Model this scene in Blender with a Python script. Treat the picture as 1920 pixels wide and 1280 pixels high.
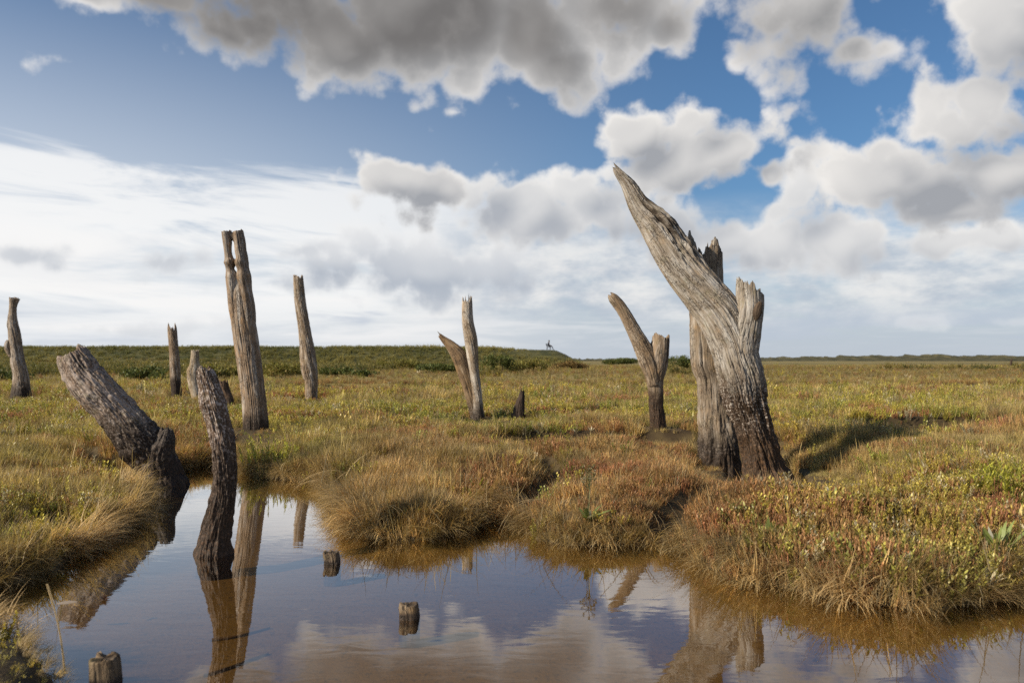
import bpy, bmesh, math, random
import numpy as np
from mathutils import Vector, Matrix, Euler

for o in list(bpy.data.objects):
    bpy.data.objects.remove(o, do_unlink=True)
SC = bpy.context.scene
COL = SC.collection
R = math.radians

# ------------------------------------------------------------------ camera
F = 1493.0            # focal length in photo pixels (28 mm on 36 mm)
HY = 675.0            # photo row of the true horizon
CH = 1.0              # camera height above the pool
cd = bpy.data.cameras.new("camera")
cd.lens = 28.0
cd.sensor_width = 36.0
cd.shift_y = (HY - 640.0) / 1920.0
cd.clip_start = 0.05
cd.clip_end = 20000.0
cd.dof.use_dof = True
cd.dof.focus_distance = 5.6
cd.dof.aperture_fstop = 3.2
cam = bpy.data.objects.new("camera", cd)
COL.objects.link(cam)
cam.location = (0, 0, CH)
cam.rotation_euler = (R(90), 0, 0)
SC.camera = cam

# ------------------------------------------------------------------ sun, view
SUN_EL = 31.0
SUN_AZ = -116.0       # degrees clockwise from the view direction (+y)
sdir = Vector((math.sin(R(SUN_AZ)) * math.cos(R(SUN_EL)), math.cos(R(SUN_AZ)) * math.cos(R(SUN_EL)), math.sin(R(SUN_EL))))
sl = bpy.data.lights.new("sun", 'SUN')
sl.energy = 5.0
sl.angle = R(0.5)
sl.color = (1.0, 0.88, 0.715)
so = bpy.data.objects.new("sun", sl)
COL.objects.link(so)
so.rotation_euler = sdir.to_track_quat('Z', 'Y').to_euler()
so.location = (-30, -10, 20)
SC.view_settings.view_transform = 'Standard'
SC.view_settings.look = 'None'
SC.view_settings.gamma = 1.0
SC.view_settings.exposure = 0.45
SC.cycles.use_denoising = False
SC.cycles.max_bounces = 6
SC.cycles.transparent_max_bounces = 8
SC.cycles.sample_clamp_indirect = 6.0

# ------------------------------------------------------------------ node helpers
class NT:
    def __init__(s, nt):
        s.nt = nt
    def node(s, typ, **kw):
        n = s.nt.nodes.new(typ)
        for k, v in kw.items():
            setattr(n, k, v)
        return n
    def _set(s, sock, v):
        if v is None:
            return
        if isinstance(v, bpy.types.NodeSocket):
            s.nt.links.new(v, sock)
        else:
            if hasattr(sock, 'default_value'):
                dv = sock.default_value
                if hasattr(dv, '__len__') and not hasattr(v, '__len__'):
                    v = [v] * len(dv)
                if hasattr(dv, '__len__') and len(dv) == 4 and len(v) == 3:
                    v = list(v) + [1]
                sock.default_value = v
    def m(s, op, a, b=None, c=None, clamp=False):
        n = s.node('ShaderNodeMath', operation=op, use_clamp=clamp)
        for i, v in enumerate((a, b, c)):
            s._set(n.inputs[i], v)
        return n.outputs[0]
    def v(s, op, a, b=None, c=None):
        n = s.node('ShaderNodeVectorMath', operation=op)
        s._set(n.inputs[0], a)
        if op == 'SCALE':
            s._set(n.inputs['Scale'], b)
        else:
            if b is not None: s._set(n.inputs[1], b)
            if c is not None: s._set(n.inputs[2], c)
        return n.outputs['Value'] if op in ('LENGTH', 'DOT_PRODUCT', 'DISTANCE') else n.outputs[0]
    def ss(s, x, a, b, lo=0.0, hi=1.0, interp='SMOOTHSTEP'):
        n = s.node('ShaderNodeMapRange', interpolation_type=interp)
        s._set(n.inputs[0], x)
        for i, v in enumerate((a, b, lo, hi)):
            s._set(n.inputs[1 + i], v)
        return n.outputs[0]
    def noise(s, vec, scale, detail=4.0, rough=0.5, lac=2.0, dist=0.0, out=0):
        n = s.node('ShaderNodeTexNoise')
        n.inputs['Scale'].default_value = scale
        n.inputs['Detail'].default_value = detail
        n.inputs['Roughness'].default_value = rough
        n.inputs['Lacunarity'].default_value = lac
        n.inputs['Distortion'].default_value = dist
        s._set(n.inputs['Vector'], vec)
        return n.outputs[out]
    def vor(s, vec, scale, feature='F1', detail=0.0, rough=0.5, out='Distance'):
        n = s.node('ShaderNodeTexVoronoi', feature=feature)
        n.inputs['Scale'].default_value = scale
        if 'Detail' in n.inputs: n.inputs['Detail'].default_value = detail
        if 'Roughness' in n.inputs: n.inputs['Roughness'].default_value = rough
        s._set(n.inputs['Vector'], vec)
        return n.outputs[out]
    def mix(s, f, a, b, blend='MIX'):
        n = s.node('ShaderNodeMix', data_type='RGBA', blend_type=blend)
        s._set(n.inputs['Factor'], f)
        s._set(n.inputs[6], a)
        s._set(n.inputs[7], b)
        return n.outputs[2]
    def attr(s, name, typ='GEOMETRY', out='Vector'):
        n = s.node('ShaderNodeAttribute', attribute_name=name, attribute_type=typ)
        return n.outputs[out]

def pdir(px, py):
    d = Vector(((px - 960) / F, 1.0, (HY - py) / F))
    return d.normalized()

# ------------------------------------------------------------------ world: Nishita sky and clouds by direction
def build_world():
    w = bpy.data.worlds.new("World")
    SC.world = w
    w.use_nodes = True
    w.node_tree.nodes.clear()
    T = NT(w.node_tree)
    out = T.node('ShaderNodeOutputWorld')
    bg = T.node('ShaderNodeBackground')
    bg.inputs['Strength'].default_value = 0.10
    w.node_tree.links.new(bg.outputs[0], out.inputs[0])
    sky = T.node('ShaderNodeTexSky', sky_type='NISHITA', sun_disc=False)
    sky.sun_elevation = R(SUN_EL)
    sky.sun_rotation = R(SUN_AZ)
    sky.air_density = 1.0
    sky.dust_density = 1.2
    sky.ozone_density = 2.0
    p = T.node('ShaderNodeTexCoord').outputs['Generated']
    sep = T.node('ShaderNodeSeparateXYZ')
    w.node_tree.links.new(p, sep.inputs[0])
    dx, dy, dz = sep.outputs
    K = 7.4
    def c10(r, g, b): return (r * K, g * K, b * K)
    # clear sky; paler towards the horizon
    base = T.v('MULTIPLY', sky.outputs[0], SKYTINT)
    hz = T.ss(dz, 0.0, 0.21, 1.0, 0.0)
    hz = T.m('MULTIPLY', T.m('POWER', hz, 1.1), 0.85)
    base = T.mix(hz, base, c10(0.56, 0.61, 0.69))
    # bright milky veil on the sun's side, low in the sky
    side = T.ss(T.m('ADD', dx, T.m('MULTIPLY', dz, -0.1)), -0.62, 0.28, 1.0, 0.0)
    low = T.ss(dz, 0.08, 0.46, 1.0, 0.0)
    veil = T.m('MULTIPLY', T.m('MULTIPLY', side, low), 0.68)
    base = T.mix(veil, base, c10(0.86, 0.88, 0.91))
    # streaky cirrus
    q = T.v('MULTIPLY_ADD', p, (1, 1, 1), (0, 0, 0))
    tilt = T.m('ADD', dz, T.m('MULTIPLY', dx, 0.05))
    cmb = T.node('ShaderNodeCombineXYZ')
    T._set(cmb.inputs[0], T.m('MULTIPLY', dx, 2.2)); T._set(cmb.inputs[1], T.m('MULTIPLY', dy, 0.8)); T._set(cmb.inputs[2], T.m('MULTIPLY', tilt, 13.0))
    ci = T.noise(cmb.outputs[0], 1.7, 7, 0.60, dist=0.6)
    tl2 = T.m('ADD', tilt, T.m('MULTIPLY_ADD', ci, -0.10, 0.05))
    band = T.m('MULTIPLY', T.ss(tl2, 0.212, 0.180), T.ss(dz, 0.0, 0.08))
    left = T.ss(dx, 0.10, -0.12)
    ca = T.m('MULTIPLY', T.m('MULTIPLY', T.ss(ci, 0.34, 0.55), band), T.m('MULTIPLY', left, 0.74))
    base = T.mix(ca, base, c10(1.0, 0.99, 0.97))
    # low flat layers near the horizon
    cm2 = T.node('ShaderNodeCombineXYZ')
    T._set(cm2.inputs[0], T.m('MULTIPLY', dx, 2.6)); T._set(cm2.inputs[1], T.m('MULTIPLY', dy, 1.2)); T._set(cm2.inputs[2], T.m('MULTIPLY', dz, 22.0))
    st = T.noise(cm2.outputs[0], 1.6, 6, 0.55, dist=0.4)
    sa = T.m('MULTIPLY', T.m('MULTIPLY', T.ss(st, 0.46, 0.64), T.ss(dz, 0.19, 0.10)), T.ss(dz, 0.004, 0.035, 0.0, 0.75))
    base = T.mix(sa, base, T.mix(T.ss(dx, -0.3, 0.45), c10(0.93, 0.92, 0.91), c10(0.66, 0.69, 0.73)))
    sb = T.m('MULTIPLY', T.m('MULTIPLY', T.ss(st, 0.47, 0.34), T.ss(dz, 0.12, 0.07)), T.ss(dz, 0.0, 0.03, 0.0, 0.6))
    base = T.mix(sb, base, c10(0.50, 0.56, 0.66))

    # broad pale bank behind the heaps on the right
    cm3 = T.node('ShaderNodeCombineXYZ')
    T._set(cm3.inputs[0], T.m('MULTIPLY', dx, 3.2)); T._set(cm3.inputs[1], T.m('MULTIPLY', dy, 1.5)); T._set(cm3.inputs[2], T.m('MULTIPLY', dz, 7.5))
    bk = T.noise(cm3.outputs[0], 1.5, 7, 0.58, dist=0.3)
    bka = T.m('MULTIPLY', T.ss(bk, 0.30, 0.52), T.m('MULTIPLY', T.m('MULTIPLY', T.ss(dz, 0.02, 0.08), T.ss(dz, 0.205, 0.13)), T.ss(dx, -0.20, 0.0)))
    bk2 = T.noise(cm3.outputs[0], 3.4, 6, 0.6)
    base = T.mix(T.m('MULTIPLY', bka, 0.86), base, T.mix(T.ss(bk2, 0.36, 0.66), c10(0.47, 0.53, 0.61), c10(0.86, 0.85, 0.83)))

    # cumulus in four layers, each of soft-merged blobs placed by direction and broken up by billowing noise
    OFF = Vector((-0.72, 0, 0.70)) * 0.040
    p1 = T.v('ADD', p, tuple(OFF))
    def warp(pv):
        wn = T.noise(pv, 5.0, 2, 0.5, out=1)
        return wn, T.v('MULTIPLY_ADD', wn, (0.085, 0.085, 0.06), T.v('ADD', pv, (-0.0425, -0.0425, -0.030)))
    wn0, pw0 = warp(p)
    _, pw1 = warp(p1)
    s0 = T.noise(p, 6.0, 3, 0.55); s1 = T.noise(p1, 6.0, 3, 0.55)
    n1 = T.noise(p, 6.5, 9, 0.60)
    vo = T.vor(T.v('MULTIPLY_ADD', wn0, (0.05, 0.05, 0.05), p), 19.0, 'F1', 1.5, 0.6)
    n = T.m('ADD', T.m('MULTIPLY_ADD', n1, 2.7, -1.35), T.m('MULTIPLY_ADD', vo, -0.66, 0.28))
    soft = T.m('MULTIPLY_ADD', s0, 1.2, -0.6)
    dn = T.m('ADD', T.m('MULTIPLY', T.m('SUBTRACT', s0, s1), 1.9), T.m('MULTIPLY', T.m('SUBTRACT', n, T.m('MULTIPLY_ADD', s0, 2.7, -1.35)), 0.26))
    def field(pw, blobs):
        f = None
        for (cx, cy, rx, ry, *wt) in blobs:
            c = pdir(cx, cy)
            k = 1.0 / math.sqrt(1 + ((cx - 960) / F) ** 2 + ((HY - cy) / F) ** 2)
            sx, sz = F / rx / k * 0.90, F / ry / k * 0.88
            l = T.v('LENGTH', T.v('MULTIPLY_ADD', pw, (sx, sx * 0.7, sz), (-c.x * sx, -c.y * sx * 0.7, -c.z * sz)))
            if wt: l = T.m('ADD', l, wt[0])
            f = l if f is None else T.m('SMOOTH_MIN', f, l, 0.14)
        return f
    back = T.ss(dy, 0.25, -0.2, 4.0, 0.0)
    bn = T.m('ADD', T.m('MULTIPLY_ADD', T.noise(p, 1.7, 1, 0.5), -4.0, 3.2), back)   # the sky behind the viewer
    col = base
    for key, soften, lo, hi, thk in CLOUD_LOOK:
        bl = CLOUDS[key]
        f0 = field(pw0, bl); f1 = field(pw1, bl)
        if key == 'tower': f0 = T.m('MINIMUM', f0, bn)
        c0 = T.m('ADD', T.m('SUBTRACT', 1.12, f0), n)
        sm = T.m('ADD', T.m('SUBTRACT', 1.0, f0), soft)
        alpha = T.m('MULTIPLY', T.ss(c0, 0.0, soften), T.ss(dz, 0.0, 0.11, 0.40, 1.0))
        lit = T.ss(T.m('ADD', T.m('SUBTRACT', f1, f0), dn), -0.70, 0.72)
        thick = T.ss(sm, 0.05, 0.95)
        edge = T.ss(c0, 0.08, 0.60, 1.0, 0.0)
        bright = T.m('SUBTRACT', T.m('ADD', T.m('MULTIPLY', lit, 0.85), T.m('MULTIPLY', edge, 0.36)), T.m('MULTIPLY', thick, thk), clamp=True)
        shadow = lo
        if key == 'ceiling': bright = T.m('ADD', bright, T.m('MULTIPLY', T.ss(c0, 0.15, 0.95, 1.0, 0.0), 0.42), clamp=True)
        if key == 'ceiling':                        # seen from below: deeper grey where it is thick
            over = T.m('MULTIPLY', T.m('MULTIPLY', T.ss(dz, 0.28, 0.375), T.ss(dx, 0.42, 0.06, 0.35, 1.0)), T.ss(T.m('SUBTRACT', sm, T.m('MULTIPLY', soft, 0.6)), 0.22, 0.95))
            shadow = T.mix(over, lo, c10(0.175, 0.168, 0.166))
            bright = T.m('MULTIPLY', bright, T.m('MULTIPLY_ADD', over, -0.72, 1.0))
        cc = T.mix(bright, shadow, hi)
        col = T.mix(alpha, col, cc)
    w.node_tree.links.new(col, bg.inputs[0])
    w.cycles.sampling_method = 'MANUAL'
    w.cycles.sample_map_resolution = 512

SKYTINT = (0.44, 0.615, 0.75)
KC = 7.4
CLOUD_LOOK = [                                     # layer, edge softness, shaded tone, lit tone, weight of thickness
    ('flat', 0.65, (0.43 * KC, 0.475 * KC, 0.545 * KC), (0.86 * KC, 0.86 * KC, 0.86 * KC), 0.45),
    ('heap', 0.42, (0.43 * KC, 0.455 * KC, 0.500 * KC), (0.90 * KC, 0.885 * KC, 0.86 * KC), 0.22),
    ('tower', 0.42, (0.36 * KC, 0.375 * KC, 0.405 * KC), (0.92 * KC, 0.89 * KC, 0.85 * KC), 0.25),
    ('ceiling', 0.50, (0.40 * KC, 0.405 * KC, 0.415 * KC), (0.92 * KC, 0.89 * KC, 0.86 * KC), 0.25),
]
CLOUDS = {
    'ceiling': [(430, -30, 300, 110, -0.2), (330, 15, 140, 55, -0.3), (460, 60, 150, 75, -0.25), (590, 60, 200, 115, -0.2), (640, 90, 120, 80, -0.1), (800, -10, 270, 150, -0.30), (1010, 50, 130, 130, -0.15), (1050, 130, 115, 80),
                (1190, 20, 190, 125), (900, -150, 480, 200, -0.3), (1280, 60, 95, 85), (1480, 30, 130, 125, -0.3), (1500, -120, 330, 130, -0.1), (1620, 105, 120, 50, -0.15), (1440, 110, 90, 60, -0.15),
                (168, 12, 90, 50, 0.30), (800, 198, 120, 50, 0.50), (80, 118, 130, 60, 0.72), (1440, 190, 110, 50, 0.5), (640, 150, 120, 45, 0.45), (870, 215, 90, 40, 0.6)],
    'tower': [(1900, 50, 185, 130), (1840, 200, 150, 110), (1700, 318, 135, 80, -0.12), (1890, 320, 220, 100), (1655, 270, 60, 40, -0.05), (1770, 230, 110, 70, -0.1), (1790, 390, 150, 45),
              (1180, 245, 95, 60), (1285, 240, 85, 55), (1290, 310, 150, 75), (1385, 297, 72, 38), (755, 335, 112, 60, -0.16), (840, 350, 60, 42), (1430, 345, 45, 36)],
    'heap': [(1170, 400, 230, 85), (1000, 385, 140, 78), (1090, 350, 90, 60), (1465, 390, 85, 75), (1600, 445, 190, 60), (1390, 450, 280, 70), (1820, 440, 190, 45), (900, 345, 110, 55)],
    'flat': [(60, 468, 105, 50, 0.05), (330, 482, 180, 48, 0.02), (790, 505, 300, 62, -0.05), (1730, 612, 110, 34, 0.36), (1890, 612, 110, 32, 0.36), (260, 604, 260, 30, 0.12), (560, 470, 120, 35, 0.3)],
}
build_world()

# ================================================================== numpy helpers
def _h(ix, iy, iz, seed):
    n = (ix.astype(np.int64) * 374761393 + iy.astype(np.int64) * 668265263 + iz.astype(np.int64) * 2147483647 + seed * 1274126177) & 0xFFFFFFFF
    n = ((n ^ (n >> 13)) * 1274126177) & 0xFFFFFFFF
    n = ((n ^ (n >> 16)) * 2246822519) & 0xFFFFFFFF
    n = n ^ (n >> 15)
    return (n & 0xFFFFFF) / float(0xFFFFFF)

def vn(p, seed=0):
    p = np.asarray(p, float)
    i = np.floor(p).astype(np.int64); f = p - i
    f = f * f * f * (f * (f * 6 - 15) + 10)
    out = 0
    for a in (0, 1):
        wx = f[:, 0] if a else 1 - f[:, 0]
        for b in (0, 1):
            wy = f[:, 1] if b else 1 - f[:, 1]
            for c in (0, 1):
                wz = f[:, 2] if c else 1 - f[:, 2]
                out = out + wx * wy * wz * _h(i[:, 0] + a, i[:, 1] + b, i[:, 2] + c, seed)
    return out * 2 - 1

def fbm(p, oct=4, seed=0, gain=0.5, ridged=False):
    p = np.asarray(p, float); a = 1.0; s = 0.0; t = 0.0
    for k in range(oct):
        n = vn(p, seed + k * 17)
        if ridged: n = 1 - 2 * np.abs(n)
        s = s + a * n; t += a; a *= gain; p = p * 2.03 + 3.1
    return s / t

def fbm2(x, y, sc, oct=3, seed=0):
    return fbm(np.stack([x * sc, y * sc, np.full_like(x, 0.37)], 1), oct, seed)

def sstep(x, a, b):
    t = np.clip((x - a) / (b - a), 0, 1)
    return t * t * (3 - 2 * t)

def link_mesh(name, verts, faces=None, quads=None, mat=None, parent=None, smooth=True):
    me = bpy.data.meshes.new(name)
    verts = np.asarray(verts, np.float32)
    if quads is not None:
        q = np.asarray(quads, np.int32)
        me.vertices.add(len(verts)); me.vertices.foreach_set('co', verts.ravel())
        me.loops.add(q.size); me.loops.foreach_set('vertex_index', q.ravel())
        me.polygons.add(len(q)); me.polygons.foreach_set('loop_start', np.arange(0, q.size, 4, dtype=np.int32))
        me.update(calc_edges=True)
        me.validate()
    else:
        me.from_pydata([tuple(v) for v in verts], [], faces or [])
    if smooth and len(me.polygons):
        me.polygons.foreach_set('use_smooth', np.ones(len(me.polygons), bool))
    me.update()
    o = bpy.data.objects.new(name, me)
    COL.objects.link(o)
    if mat: me.materials.append(mat)
    if parent: o.parent = parent
    return o

def fattr(me, name, data, typ='FLOAT', dom='POINT'):
    a = me.attributes.new(name, typ, dom)
    data = np.asarray(data, np.float32)
    a.data.foreach_set({'FLOAT': 'value', 'FLOAT_VECTOR': 'vector', 'FLOAT_COLOR': 'color'}[typ], data.ravel())

def tag(o, label, cat=None, group=None, kind=None):
    if label: o['label'] = label
    if cat: o['category'] = cat
    if group: o['group'] = group
    if kind: o['kind'] = kind
    return o

def new_mat(name):
    m = bpy.data.materials.new(name); m.use_nodes = True
    m.node_tree.nodes.clear()
    T = NT(m.node_tree)
    out = T.node('ShaderNodeOutputMaterial')
    return m, T, out

def principled(T, out, col, rough=0.8, spec=0.3, normal=None):
    b = T.node('ShaderNodeBsdfPrincipled')
    T._set(b.inputs['Base Color'], col)
    T._set(b.inputs['Roughness'], rough)
    T._set(b.inputs['Specular IOR Level'], spec)
    if normal is not None: T._set(b.inputs['Normal'], normal)
    T.nt.links.new(b.outputs[0], out.inputs[0])
    return b

def bump(T, h, strength=0.5, dist=0.01, normal=None):
    n = T.node('ShaderNodeBump')
    n.inputs['Strength'].default_value = strength
    n.inputs['Distance'].default_value = dist
    T._set(n.inputs['Height'], h)
    if normal is not None: T._set(n.inputs['Normal'], normal)
    return n.outputs[0]

def up(px, py, Y):                       # photo pixel at a known distance
    return ((px - 960) / F * Y, Y, CH - (py - HY) / F * Y)

def gp(px, py, z=0.0):                   # photo pixel on the level z
    Y = F * (CH - z) / (py - HY)
    return ((px - 960) / F * Y, Y)

# ================================================================== terrain
SHORE = [(176, 1276), (126, 1228), (70, 1202), (0, 1190), (-200, 1182), (-200, 1140), (0, 1120), (80, 1090), (150, 1062), (190, 1036),
         (208, 1016), (255, 992), (296, 966), (300, 944), (280, 918), (266, 900), (300, 890), (345, 882), (400, 874), (445, 890), (500, 900), (560, 903),
         (594, 912), (598, 940), (612, 985), (652, 1010), (730, 1021), (820, 1018), (895, 1000), (930, 982), (942, 972), (954, 1000),
         (1010, 1022), (1100, 1031), (1200, 1029), (1246, 1033), (1290, 1064), (1350, 1092), (1450, 1110), (1560, 1131), (1700, 1153),
         (1780, 1158), (1850, 1148), (1940, 1131), (2200, 1105)]
POOL = [(-1.20, 0.9)] + [(-1.25, 2.34)] + [gp(*q) for q in SHORE] + [(4.6, 0.9)]
POOL2 = [gp(*q) for q in [(1374, 868), (1360, 882), (1372, 900), (1400, 905), (1440, 914), (1466, 938), (1492, 956), (1524, 950), (1524, 915), (1500, 890), (1476, 872), (1440, 862), (1400, 860)]]

def poly_sdf(x, y, poly):                # + outside (land), - inside
    P = np.array(poly); n = len(P)
    d2 = np.full(x.shape, 1e9); inside = np.zeros(x.shape, bool)
    for i in range(n):
        ax, ay = P[i]; bx, by = P[(i + 1) % n]
        ex, ey = bx - ax, by - ay
        t = np.clip(((x - ax) * ex + (y - ay) * ey) / (ex * ex + ey * ey + 1e-12), 0, 1)
        d2 = np.minimum(d2, (x - ax - t * ex) ** 2 + (y - ay - t * ey) ** 2)
        c = ((ay > y) != (by > y)) & (x < (bx - ax) * (y - ay) / (by - ay + 1e-12) + ax)
        inside ^= c
    d = np.sqrt(d2)
    return np.where(inside, -d, d)

def land_sdf(x, y):
    s = np.full(x.shape, 5.0)
    near = (np.abs(x) < 9) & (y < 12)
    if near.any():
        a = poly_sdf(x[near], y[near], POOL); b = poly_sdf(x[near], y[near], POOL2)
        q = np.minimum(a - 0.075, b - 0.03) + 0.022 * fbm2(x[near], y[near], 7.0, 2, 5)
        s[near] = q
    return s

GULLIES = [[gp(*q, 0.1) for q in pl] for pl in (
    [(944, 985), (962, 950), (1010, 925), (1040, 900), (1010, 872), (960, 858)],
    [(1250, 1040), (1228, 1000), (1262, 965), (1330, 940), (1400, 925)],
    [(596, 925), (640, 895), (720, 876), (800, 870)],
    [(1500, 925), (1580, 945), (1700, 925), (1830, 935)],
    [(255, 900), (200, 872), (120, 850), (40, 846)],
    [(205, 1010), (150, 985), (80, 975)])]
def gully(x, y):
    d = np.full(x.shape, 9.0)
    for pl in GULLIES:
        for (ax, ay), (bx, by) in zip(pl[:-1], pl[1:]):
            ex, ey = bx - ax, by - ay
            t = np.clip(((x - ax) * ex + (y - ay) * ey) / (ex * ex + ey * ey), 0, 1)
            d = np.minimum(d, np.hypot(x - ax - t * ex, y - ay - t * ey))
    return np.exp(-(d / 0.11) ** 2)

BANK_Y = 108.0
def bank_h(x, y):
    top = 2.15 + 0.22 * sstep(x, 0, -15)
    end = sstep(x, 10.4, 5.2) ** 0.9
    rise = sstep(y + 0.8 * np.sin(x * 0.11), BANK_Y - 12.0, BANK_Y - 1.5) * sstep(y, BANK_Y + 22, BANK_Y + 8)
    return top * end * rise

def creek(x, y):                         # dark winding cuts in the marsh
    d = 0.0
    # the cut right of the big trunk, its far bank facing us
    yc = 10.35 + 0.25 * np.sin(x * 1.3)
    wv = sstep(x, 3.9, 4.7) * sstep(x, 7.0, 6.1)
    t = y - yc
    d = d + wv * 0.36 * sstep(t, -1.9, -0.25) * sstep(t, 0.32, 0.18)
    # shallow runnel crossing behind the tussocks
    yc = 7.9 + 0.30 * np.sin(x * 1.1 + 0.6) + 0.12 * x
    wv = sstep(x, -1.0, 0.2) * sstep(x, 3.2, 2.2)
    t = y - yc
    d = d + wv * 0.17 * sstep(t, -0.8, -0.1) * sstep(t, 0.26, 0.12)
    # main channel across the middle distance
    yc = 25.0 + 0.9 * np.sin(x * 0.22) + 0.35 * np.sin(x * 0.9)
    t = y - yc
    d = d + 0.55 * sstep(t, -4.5, -0.6) * sstep(t, 0.9, 0.4) * sstep(x, -9, -3)
    yc = 52.0 + 2.0 * np.sin(x * 0.13)
    t = y - yc
    d = d + 0.5 * sstep(t, -3, -1) * sstep(t, 1.6, 0.8) * sstep(x, 12, 20)
    return d

def height(x, y):
    s = land_sdf(x, y)
    land = -0.05 + 0.17 * (1 - np.exp(-np.maximum(s, 0) / 0.06)) + 0.10 * sstep(s, 0.1, 0.9)
    bed = -0.05 - 0.055 * sstep(-s, 0.0, 0.5) + 0.010 * fbm2(x, y, 3.0, 3, 9)
    h = np.where(s > 0, land, bed)
    nr = (np.abs(x - 2.1) < 2.0) & (np.abs(y - 6.2) < 2.2)
    if nr.any():
        d2 = poly_sdf(x[nr], y[nr], POOL2)
        h[nr] = np.where((s[nr] > 0), np.maximum(h[nr] - 0.15 * sstep(d2, 0.95, 0.05) * sstep(y[nr], 7.6, 6.9), 0.012 + 0.25 * np.clip(s[nr], 0, .04)), h[nr])
    far = sstep(y, 8, 25)
    lump = 0.035 * fbm2(x, y, 1.7, 3, 21) + 0.03 * fbm2(x, y, 0.45, 2, 33) + far * 0.05 * fbm2(x, y, 0.16, 2, 41)
    h = h + lump * sstep(s, 0.02, 0.5)
    h = h - creek(x, y) - 0.13 * gully(x, y) * sstep(s, -0.02, 0.05)
    return h + bank_h(x, y)

def axis(lo, hi, seed_pts):
    return np.array(seed_pts)

def grow(start, step, rate, end):
    v = [start]
    while v[-1] < end:
        v.append(v[-1] + step); step *= rate
    return v

def build_ground():
    xs = grow(0.0, 0.035, 1.0, 4.0); xs = xs[:-1] + grow(xs[-1], 0.04, 1.055, 6000.0)
    xs = np.array([-v for v in xs[:0:-1]] + xs)
    ys = grow(-30.0, 4.0, 0.88, -0.5)[:9] + [0.0]
    ys = sorted(set(ys)) ; ys = [v for v in ys if v < 0.2]
    ys = ys + grow(0.3, 0.2, 0.97, 1.9) + grow(2.0, 0.03, 1.0, 8.0) + grow(8.06, 0.05, 1.022, 130.0) + grow(136.0, 6.0, 1.12, 9000.0)
    ys = np.array(sorted(ys))
    X, Y = np.meshgrid(xs, ys)
    x, y = X.ravel(), Y.ravel()
    z = height(x, y)
    nx, ny = len(xs), len(ys)
    i = (np.arange(ny - 1)[:, None] * nx + np.arange(nx - 1)[None, :]).ravel()
    quads = np.stack([i, i + 1, i + nx + 1, i + nx], 1)
    m, T, out = new_mat('marsh_soil')
    pos = T.node('ShaderNodeNewGeometry').outputs['Position']
    wet = T.attr('wet', out='Fac')
    dist = T.attr('far', out='Fac')
    bk = T.attr('bank', out='Fac')
    n1 = T.noise(pos, 3.0, 6, 0.6); n2 = T.noise(pos, 45.0, 4, 0.6)
    mud = T.mix(n1, (0.085, 0.053, 0.015), (0.135, 0.086, 0.027))
    mud = T.mix(T.ss(n2, 0.50, 0.72), mud, (0.046, 0.029, 0.011))
    soil = T.mix(T.ss(n1, 0.35, 0.65), (0.040, 0.026, 0.012), (0.085, 0.060, 0.026))
    mp = T.v('MULTIPLY', pos, (0.05, 0.16, 1.0))
    f0 = T.noise(T.v('MULTIPLY', pos, (0.003, 0.022, 1.0)), 1.0, 4, 0.6)
    f1 = T.noise(mp, 1.3, 6, 0.6); f2 = T.noise(T.v('MULTIPLY', pos, (0.25, 0.6, 1.0)), 1.0, 5, 0.65)
    farc = T.mix(T.ss(f1, 0.38, 0.62), (0.105, 0.085, 0.028), (0.20, 0.15, 0.055))
    farc = T.mix(T.ss(f2, 0.45, 0.66, 0.0, 0.7), farc, (0.070, 0.070, 0.020))
    farc = T.mix(T.ss(f0, 0.44, 0.58, 0.0, 0.8), farc, (0.24, 0.185, 0.055))
    farc = T.mix(T.ss(f0, 0.44, 0.34, 0.0, 0.8), farc, (0.085, 0.062, 0.024))
    col = T.mix(dist, soil, farc)
    bn = T.noise(T.v('MULTIPLY', pos, (0.35, 0.5, 1.6)), 1.0, 6, 0.68)
    bankc = T.mix(T.ss(bn, 0.36, 0.62), (0.032, 0.036, 0.011), (0.085, 0.078, 0.026))
    col = T.mix(bk, col, bankc)
    col = T.mix(wet, col, mud)
    nb = bump(T, T.noise(pos, 60.0, 5, 0.65), 0.5, 0.01)
    principled(T, out, col, 0.85, 0.25, nb)
    o = link_mesh('marsh_ground', np.stack([x, y, z], 1), quads=quads, mat=m)
    s = land_sdf(x, y)
    fattr(o.data, 'wet', sstep(s, 0.0, -0.05))
    fattr(o.data, 'far', sstep(y, 12, 30))
    fattr(o.data, 'bank', np.clip(bank_h(x, y) / 0.5, 0, 1))
    tag(o, 'flat salt marsh ground with muddy pool bed and distant grassy plain', kind='structure')

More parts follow.
